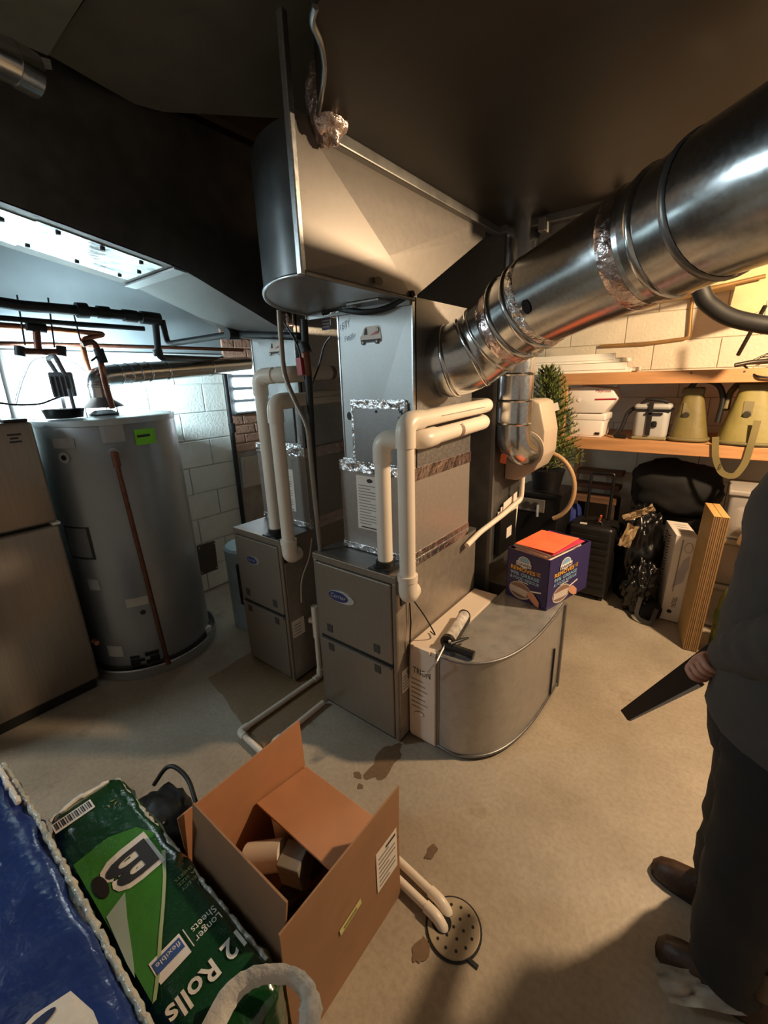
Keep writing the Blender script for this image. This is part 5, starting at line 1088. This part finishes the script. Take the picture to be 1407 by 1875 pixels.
GREENL = mat('bright_green_film', '#3f7f2a', .2, 0, .1, 6, bump=.3, bscale=18, spec=.7, coat=.4)
FILMW = mat('white_film', '#e3dcd0', .3, 0, .05, 8, bump=.4, bscale=20)
FILMC = mat('clear_crinkled_film', '#b9b6a8', .2, 0, .2, 12, bump=.8, bscale=30, spec=.8)
gp_ = thing('paper_towel_pack', (-.95, .21, 0), 'green plastic-wrapped paper towel pack lying beside the cardboard box', 'pack')
PX0, PX1, PY0, PY1 = -1.40, -.545, .104, .318
puffy('wrapped_rolls', PX0, PX1, PY0, PY1, 0, GZ, .05, GREENP, gp_, .012, 2)
Rg, Ug = Vector((0, -1, 0)), Vector((1, 0, 0))
def G(x, y): return Vector((x, y, GZ))
def gpoly(name, pts, material, parent, lift): return polyplate(name, [(-(y), x) for x, y in pts], (0, 0, GZ), Rg, Ug, material, parent, lift)
arc = [(-1.21+.34*t, .285-.10*math.sin(t*1.2)-.0*t) for t in [i/8 for i in range(9)]]
gl = gpoly('bright_green_field', [(-1.17, .115), (-1.175, .20), (-1.14, .262), (-1.08, .285), (-1.01, .275), (-.95, .245), (-.89, .212), (-.83, .176), (-.77, .142), (-.73, .116)], GREENL, gp_, .0015)
gpoly('pale_swoosh', [(-1.01, .281), (-.945, .251), (-.885, .218), (-.825, .182), (-.765, .148), (-.73, .124), (-.73, .116), (-.77, .142), (-.83, .176), (-.89, .212), (-.95, .245), (-1.015, .273)], mat('pale_green_print', '#a9b98a', .35), gl, .0032)
gpoly('white_drop', [(-.99, .17), (-.97, .12), (-.84, .112), (-.80, .112), (-.84, .125), (-.93, .15)], mat('mist_print', '#9fb0a4', .35), gl, .0032)
bh = text('B', (-1.095, .268, GZ), Rg, Ug, .105, FILMW, gp_, width=.125, lift=.0045, bold=.09, name='lettering_outline'); text('B', (-1.085, .259, GZ), Rg, Ug, .092, INK, bh, width=.105, lift=.0062, bold=.02)
ellipse('letter_edge', (-1.05, .138, GZ), Rg, Ug, .014, .036, mat('brown_black_print', '#2a1f18', .4), gp_, .0045)
text('12 Rolls', (-.70, .292, GZ), Rg, Ug, .042, FILMW, gp_, width=.168, lift=.003, bold=.02); text('Longer', (-.765, .287, GZ), Rg, Ug, .018, FILMW, gp_, width=.062, lift=.003); text('Sheets', (-.788, .287, GZ), Rg, Ug, .018, FILMW, gp_, width=.058, lift=.003)
gpoly('divider_line', [(-.80, .218), (-.75, .218), (-.75, .216), (-.80, .216)], FILMW, gp_, .003)
bd = gpoly('blue_badge', [(-.80, .208), (-.745, .208), (-.745, .140), (-.80, .140)], WHI, gp_, .003); gpoly('badge_band', [(-.792, .204), (-.765, .204), (-.765, .144), (-.792, .144)], mat('badge_blue', '#3d5c9c', .4), bd, .0045); text('flexible', (-.786, .201, GZ), Rg, Ug, .012, WHI, bd, width=.053, lift=.006)
for k in range(3): text(('SELECT', 'A SIZE', 'SHEETS')[k], (-.885-.016*k, .302, GZ), Rg, Ug, .009, mat('olive_print', '#8f8a4a', .6), gp_, width=.045, lift=.003)
bc = gpoly('barcode_field', [(-1.345, .215), (-1.305, .215), (-1.305, .115), (-1.345, .115)], WHI, gp_, .003)
for k in range(17): gpoly('barcode_bar', [(-1.34, .210-.0055*k), (-1.312, .210-.0055*k), (-1.312, .210-.0055*k-(.0015 if k % 3 else .0032)), (-1.34, .210-.0055*k-(.0015 if k % 3 else .0032))], INK, bc, .0045)
for k in range(3):
    a = k*2.094; c_ = Vector((-1.285, .10, GZ)); gpoly('recycle_mark', [(-1.275+.014*math.cos(a), .25+.014*math.sin(a)), (-1.275+.014*math.cos(a+1.2), .25+.014*math.sin(a+1.2)), (-1.275+.007*math.cos(a+.9), .25+.007*math.sin(a+.9))], mat('olive_print', '#8f8a4a', .6), gp_, .003)
def crinkle(name, pts, r, material, parent, seed): 
    P = []; 
    for a, b_ in zip(pts, pts[1:]):
        a, b_ = Vector(a), Vector(b_); n_ = max(2, int((b_-a).length/.012))
        for i in range(n_): P.append(a.lerp(b_, i/n_)+Vector((noise.noise(Vector((i*.7, seed, 1)))*.006, noise.noise(Vector((i*.7, seed, 5)))*.006, noise.noise(Vector((i*.6, seed, 9)))*.006)))
    return MB().tube(P, [r*(1+.5*noise.noise(Vector((i*.8, seed, 3)))) for i in range(len(P))], 7).build(name, material, parent, smooth=80)
crinkle('seam_ruffle', [(-1.38, .30, GZ-.02), (-.60, .305, GZ-.02)], .006, FILMC, gp_, 3); crinkle('seam_ruffle', [(-1.385, .12, GZ-.02), (-1.395, .19, GZ-.012), (-1.385, .29, GZ-.02)], .009, FILMW, gp_, 4)
hand = fillet([at(x, y, Z=z) for x, y, z in ((385, 1890, .40), (425, 1812, .43), (475, 1782, .445), (540, 1785, .435), (572, 1825, .41), (565, 1890, .37))], .05, 8)
b = MB(); prev = None
for i, p in enumerate(hand):
    t = (hand[min(i+1, len(hand)-1)]-hand[max(i-1, 0)]).normalized(); s = t.cross(FW).normalized()*(.022+.005*noise.noise(Vector((i*.5, 2, 2)))); nn = t.cross(s).normalized()*.005
    cur = [b.pt(p+s), b.pt(p+nn*2), b.pt(p-s), b.pt(p-nn*2)]
    if prev:
        for j in range(4): b.bm.faces.new((prev[j], prev[(j+1) % 4], cur[(j+1) % 4], cur[j]))
    prev = cur
b.build('carry_handle', FILMW, gp_, smooth=80)
BLUEP = mat('blue_film', '#1f3470', .16, 0, .15, 6, bump=.5, bscale=13, spec=.7, coat=.4)
bl_ = thing('toilet_paper_pack', (-1.0, -.15, 0), 'blue plastic-wrapped toilet paper pack in the lower left corner', 'pack')
BZ = .60; QX0, QX1, QY0, QY1 = -1.50, -.50, -.38, .088
puffy('wrapped_rolls', QX0, QX1, QY0, QY1, 0, BZ, .055, BLUEP, bl_, .016, 8, .3)
def bpoly(name, pts, material, parent, lift): return polyplate(name, [(-(y), x) for x, y in pts], (0, 0, BZ), Rg, Ug, material, parent, lift)
wp = bpoly('white_shape', [(-.74, .018), (-.68, .032), (-.62, .03), (-.55, .03), (-.55, -.20), (-.70, -.20), (-.745, -.10), (-.755, -.03)], FILMW, bl_, .002)
ellipse('dark_leaf', (-.735, -.035, BZ), Rg, Ug, .03, .009, mat('deep_blue_print', '#18204a', .4), wp, .0035)
MAG = mat('magenta_print', '#c85aa0', .4)
text('ultra', (-.665, .012, BZ), Rg, Ug, .03, MAG, wp, width=.10, lift=.0035, bold=.02); text('soft', (-.61, .012, BZ), Rg, Ug, .03, MAG, wp, width=.09, lift=.0035, bold=.02)
for c_, r_ in (((-1.02, -.075), .045), ((-.86, -.11), .05)): ellipse('white_curve', (c_[0], c_[1], BZ), Rg, Ug, r_, r_*1.2, FILMW, bl_, .002); 
crinkle('seam_ruffle', [(-1.46, .075, BZ-.01), (-1.2, .083, BZ-.014), (-.55, .083, BZ-.02)], .007, FILMC, bl_, 6); crinkle('seam_ruffle', [(-1.44, .062, BZ+.004), (-1.25, .066, BZ+.003)], .007, FILMW, bl_, 7)
tb = thing('tool_bag', tuple(at(290, 1490, Z=.10)), 'black tool bag with a clip lying behind the green pack', 'bag'); c_ = at(300, 1500, Z=.10)
blob('bag_body', c_+Vector((0, 0, -.02)), (.13, .10, .08), BLACKR, tb, .2, 2.2, 31, 4, 0.001, 2.6); MB().tube(fillet([c_+Vector((-.12, .03, .05)), c_+Vector((-.10, .09, .12)), c_+Vector((.0, .11, .10)), c_+Vector((.10, .08, .07))], .05), .008, 8).build('carry_strap', BLACKR, tb, smooth=60)
MB().box(c_.x+.02, c_.x+.06, c_.y-.03, c_.y-.015, .135, .15, .003).build('metal_clip', SILVER, tb)

# ================================================================== PERSON
def skin(name, verts, edges, radii, material, parent=None, sub=2):
    me = bpy.data.meshes.new(name); me.from_pydata([tuple(v) for v in verts], edges, []); o = bpy.data.objects.new(name, me); COL.objects.link(o)
    sk_ = o.modifiers.new('s', 'SKIN'); sk_.use_smooth_shade = True
    for i, r in enumerate(radii):
        d = me.skin_vertices[0].data[i]; d.radius = (r, r) if not isinstance(r, tuple) else r; d.use_root = (i == 0)
    ss = o.modifiers.new('u', 'SUBSURF'); ss.levels = sub; ss.render_levels = sub
    dg = bpy.context.evaluated_depsgraph_get(); dg.update(); m2 = bpy.data.meshes.new_from_object(o.evaluated_get(dg)); bpy.data.objects.remove(o); bpy.data.meshes.remove(me)
    m2.name = name; m2.materials.clear()
    if parent is not None:
        rl = rootloc(parent)
        for v in m2.vertices: v.co -= rl
    return link(name, m2, material, parent, smooth=True)
SKIN_ = mat('skin', '#b5826c', .5, 0, .05, 9); HOOD = mat('grey_hoodie_fleece', '#403c38', .9, 0, .1, 30, bump=.25, bscale=12); PANT = mat('dark_trousers', '#151312', .85, 0, .12, 20, bump=.2, bscale=14)
BOOTM = mat('brown_boot_leather', '#38210f', .5, 0, .2, 12, bump=.2, bscale=20); SOLE = mat('boot_sole', '#1a1512', .7)
PC = Vector((.225, 1.21, 0))
hand_c = Vector((.062, 1.20, .905))
V_ = [(PC.x, PC.y, .95), (PC.x-.01, PC.y, 1.12), (PC.x-.02, PC.y, 1.32), (PC.x-.02, PC.y, 1.47), (PC.x-.03, PC.y, 1.53), (PC.x-.045, PC.y, 1.60), (PC.x-.05, PC.y, 1.70),
      (PC.x, PC.y-.14, 1.40), (PC.x, PC.y-.215, 1.14), (PC.x-.085, PC.y-.12, 1.035), (hand_c.x+.05, hand_c.y-.012, .945), (hand_c.x+.02, hand_c.y, .925),
      (PC.x, PC.y+.17, 1.42), (PC.x+.05, PC.y+.24, 1.15), (PC.x-.02, PC.y+.26, .93), (PC.x-.03, PC.y+.26, .86),
      (PC.x, PC.y-.10, .86), (PC.x-.02, PC.y-.10, .50), (PC.x+.03, PC.y-.10, .10), (PC.x, PC.y+.10, .86), (PC.x-.02, PC.y+.12, .50), (PC.x+.02, PC.y+.12, .10)]
E_ = [(0, 1), (1, 2), (2, 3), (3, 4), (4, 5), (5, 6), (2, 7), (7, 8), (8, 9), (9, 10), (10, 11), (2, 12), (12, 13), (13, 14), (14, 15), (0, 16), (16, 17), (17, 18), (0, 19), (19, 20), (20, 21)]
R__ = [.10, .10, .11, .06, .055, .085, .08, .05, .04, .03, .026, .03, .05, .04, .03, .03, .085, .06, .045, .085, .06, .045]
pe = skin('person', V_, E_, R__, SKIN_); tag(pe, 'person in a grey hoodie, dark trousers and brown boots at the right edge', 'person')
# head features
hc = Vector((PC.x-.05, PC.y, 1.655))
blob('head', hc, (.10, .078, .125), SKIN_, pe, .03, 1.5, 40, 4, None, 2.1); blob('hair', hc+Vector((.018, 0, .035)), (.10, .085, .105), mat('dark_hair', '#2c211a', .7, 0, .2, 60), pe, .08, 4, 41, 4)
for s_ in (-1, 1):
    blob('eye', hc+Vector((-.091, s_*.032, .012)), (.012, .013, .010), WHITEP, pe, 0, 1, 42, 2); blob('pupil', hc+Vector((-.101, s_*.032, .012)), (.004, .005, .005), INK, pe, 0, 1, 42, 2); blob('ear', hc+Vector((.012, s_*.079, .0)), (.02, .010, .03), SKIN_, pe, .1, 2, 43, 2)
blob('nose', hc+Vector((-.105, 0, -.012)), (.016, .013, .022), SKIN_, pe, .05, 2, 44, 2); blob('mouth', hc+Vector((-.094, 0, -.055)), (.008, .024, .006), mat('lip', '#95584c', .5), pe, 0, 1, 45, 2)
# hoodie: torso and both sleeves in one garment; trousers: seat and both legs in one
def loft(b, rings, seg=28, seed=0, amp=.010, freq=9):
    rs = []
    for cx_, cy_, z, rx, ry in rings:
        rr = []
        for k in range(seg):
            a = k*2*math.pi/seg; c_, s_ = math.cos(a), math.sin(a); n_ = 1+amp/rx*noise.fractal(Vector((c_*rx*freq+seed, s_*ry*freq, z*freq*1.6)), .8, 2, 3)
            rr.append(b.pt((cx_+rx*c_*n_, cy_+ry*s_*n_, z+.006*math.sin(3*a+seed))))
        rs.append(rr)
    for a, c in zip(rs, rs[1:]):
        for k in range(seg): b.bm.faces.new((a[k], a[(k+1) % seg], c[(k+1) % seg], c[k]))
    b.bm.faces.new(rs[0][::-1]); b.bm.faces.new(rs[-1])
def interp(rows, n):
    out = []
    for a, c in zip(rows, rows[1:]):
        for k in range(n): out.append(tuple(x+(y-x)*k/n for x, y in zip(a, c)))
    return out+[rows[-1]]
def sleeve(b, pts, rads, seed):
    P = fillet(pts, .09, 6); n_ = len(P); L_ = [0]
    for a, c in zip(P, P[1:]): L_.append(L_[-1]+(c-a).length)
    P2, R2 = [], []
    for k in range(41):
        t = L_[-1]*k/40; i_ = max(i for i in range(n_) if L_[i] <= t+1e-9); i_ = min(i_, n_-2); f = (t-L_[i_])/max(1e-6, L_[i_+1]-L_[i_]); P2.append(P[i_].lerp(P[i_+1], f))
        u = t/L_[-1]*(len(rads)-1); q_ = min(int(u), len(rads)-2); R2.append((rads[q_]+(rads[q_+1]-rads[q_])*(u-q_))*(1+.07*noise.noise(Vector((k*.55, seed, 1)))))
    b.tube(P2, R2, 20)
b = MB(); cx0, cy0 = PC.x, PC.y
loft(b, interp([(cx0+.01, cy0, .775, .145, .185), (cx0+.005, cy0, .80, .155, .195), (cx0, cy0, .92, .158, .195), (cx0-.005, cy0, 1.1, .15, .19), (cx0-.01, cy0, 1.3, .145, .20), (cx0-.01, cy0, 1.40, .12, .19), (cx0-.01, cy0, 1.46, .085, .12), (cx0-.01, cy0, 1.49, .07, .085)], 5), 32, 3, .012)
sleeve(b, [Vector((cx0, cy0-.15, 1.40)), Vector((cx0+.0, cy0-.225, 1.14)), Vector((cx0-.09, cy0-.12, 1.03)), hand_c+Vector((.045, -.010, .035))], [.085, .08, .075, .066, .052], 2)
sleeve(b, [Vector((cx0, cy0+.15, 1.40)), Vector((cx0+.05, cy0+.25, 1.15)), Vector((cx0-.02, cy0+.265, .93))], [.085, .075, .06, .05], 5)
b.build('hoodie', HOOD, pe, smooth=70)
blob('hood', (PC.x+.07, PC.y, 1.47), (.10, .12, .08), HOOD, pe, .15, 2, 50, 4)
b = MB()
loft(b, interp([(cx0, cy0, .72, .135, .17), (cx0, cy0, .80, .14, .175), (cx0, cy0, .95, .135, .17)], 4), 32, 7, .006)
for sgn, sd_ in ((-1, 1), (1, 4)):
    loft(b, interp([(cx0+.01, cy0+sgn*.112, .085, .080, .082), (cx0+.005, cy0+sgn*.112, .14, .082, .084), (cx0-.01, cy0+sgn*.11, .45, .088, .088), (cx0, cy0+sgn*.095, .70, .108, .098), (cx0, cy0+sgn*.085, .82, .118, .092)], 6), 24, sd_, .012, 8)
b.build('trousers', PANT, pe, smooth=70)
# gripping hand: palm and five bent fingers
tdir = (at(1145, 1312, Y=1.26)-hand_c).normalized(); sd = tdir.cross(Vector((0, 0, 1))).normalized(); ud = sd.cross(tdir)
hv = [hand_c+Vector((.055, -.012, .035)), hand_c+Vector((.02, 0, .012)), hand_c]; he = [(0, 1), (1, 2)]; hr = [.026, .030, .026]
for k in range(4):
    b0_ = hand_c + tdir*(-.012+.017*k) ; i0 = len(hv)
    hv += [b0_-sd*.024+ud*.012, b0_-sd*.036-ud*.010, b0_-sd*.018-ud*(.030-.002*k), b0_+sd*.004-ud*.030]; he += [(2, i0), (i0, i0+1), (i0+1, i0+2), (i0+2, i0+3)]; hr += [.0095, .009, .0085, .0075]
i0 = len(hv); hv += [hand_c+sd*.022+tdir*.0+ud*.012, hand_c+sd*.034+tdir*.022-ud*.004, hand_c+sd*.026+tdir*.045-ud*.012]; he += [(1, i0), (i0, i0+1), (i0+1, i0+2)]; hr += [.011, .010, .0085]
skin('gripping_hand', hv, he, hr, SKIN_, pe)
def boot(toe, heel, name, lab):
    toe, heel = Vector(toe), Vector(heel); d = (toe-heel).normalized(); s = Vector((-d.y, d.x, 0)); L_ = (toe-heel).length
    b = MB(); rings = []
    prof = [(0, .035, .10), (.04, .043, .17), (.12, .045, .175), (.30, .044, .16), (.45, .043, .105), (.62, .048, .082), (.80, .050, .070), (.93, .040, .058), (1.0, .018, .035)]
    for t, w_, h_ in prof:
        c = heel+d*L_*t; rings.append([b.pt(c+s*w_*math.cos(a)*(1 if math.sin(a) < .2 else .85)+Vector((0, 0, .014+(h_-.014)*max(0, math.sin(a)) if math.sin(a) > 0 else .014+.0*math.sin(a)))) for a in [j*2*math.pi/16 for j in range(16)]])
    for a, c in zip(rings, rings[1:]):
        for j in range(16): b.bm.faces.new((a[j], a[(j+1) % 16], c[(j+1) % 16], c[j]))
    b.bm.faces.new(rings[0][::-1]); b.bm.faces.new(rings[-1]); o = b.build(name, BOOTM, pe, smooth=70)
    b2 = MB(); n_ = 14; pts = []
    for k in range(24):
        a = k*2*math.pi/24; t = .5+.5*math.cos(a); w_ = .050*abs(math.sin(a))**.6*(1 if t > .4 else .86); pts.append(heel+d*(L_*1.03*t-.006)+s*(w_ if math.sin(a) > 0 else -w_)+Vector((0, 0, .001)))
    b2.prism(pts, (0, 0, .018)).build('sole', SOLE, o, smooth=40)
    c = heel+d*L_*.22; MB().tube([c+Vector((0, 0, .12)), c+Vector((0, 0, .22))], [.05, .055], 18).build('boot_shaft', BOOTM, o, smooth=60)
    for k in range(4): MB().tube([heel+d*L_*(.40+.06*k)-s*.025+Vector((0, 0, .125-.017*k)), heel+d*L_*(.40+.06*k)+s*.025+Vector((0, 0, .125-.017*k))], .003, 6).build('lace', SOLE, o)
boot((.045, 1.335, 0), (.32, 1.33, 0), 'boot', ''); boot((.085, 1.10, 0), (.35, 1.095, 0), 'boot', '')
# tool in the hand
tl = thing('hand_tool', tuple(hand_c), 'flat black tapered tool held low in the hand of the person', 'tool')
t0, t1_ = hand_c-tdir*.05, at(1146, 1312, Y=1.26); wv = ud
MB().prism([t0+wv*.028, t1_+wv*.020, t1_-wv*.012+tdir*.004, t0-wv*.036], sd*.016).build('blade', BLACKP, tl)
MB().prism([t0.lerp(t1_, .30)-wv*.024, t1_-wv*.009, t1_-wv*.016, t0.lerp(t1_, .3)-wv*.038], sd*.017).build('pale_edge', mat('worn_edge', '#8d8070', .5), tl)
MB().obox(t0-wv*.025-sd*.004, tdir*.09, sd*.024, wv*.045, .006).build('grip', BLACKR, tl)
rg = crumpled('white_rag', at(1290, 1820, Z=.02)+Vector((0, 0, .012)), (.19, .11, -.004), (-.035, .06, .02), mat('soiled_white_cloth', '#efe7d8', .8, 0, .1, 9, col2='#b9b0a2'), None, .03, 6.3, 20, 2.2)
tag(rg, 'crumpled dirty white rag on the dark floor by the boots', 'rag')
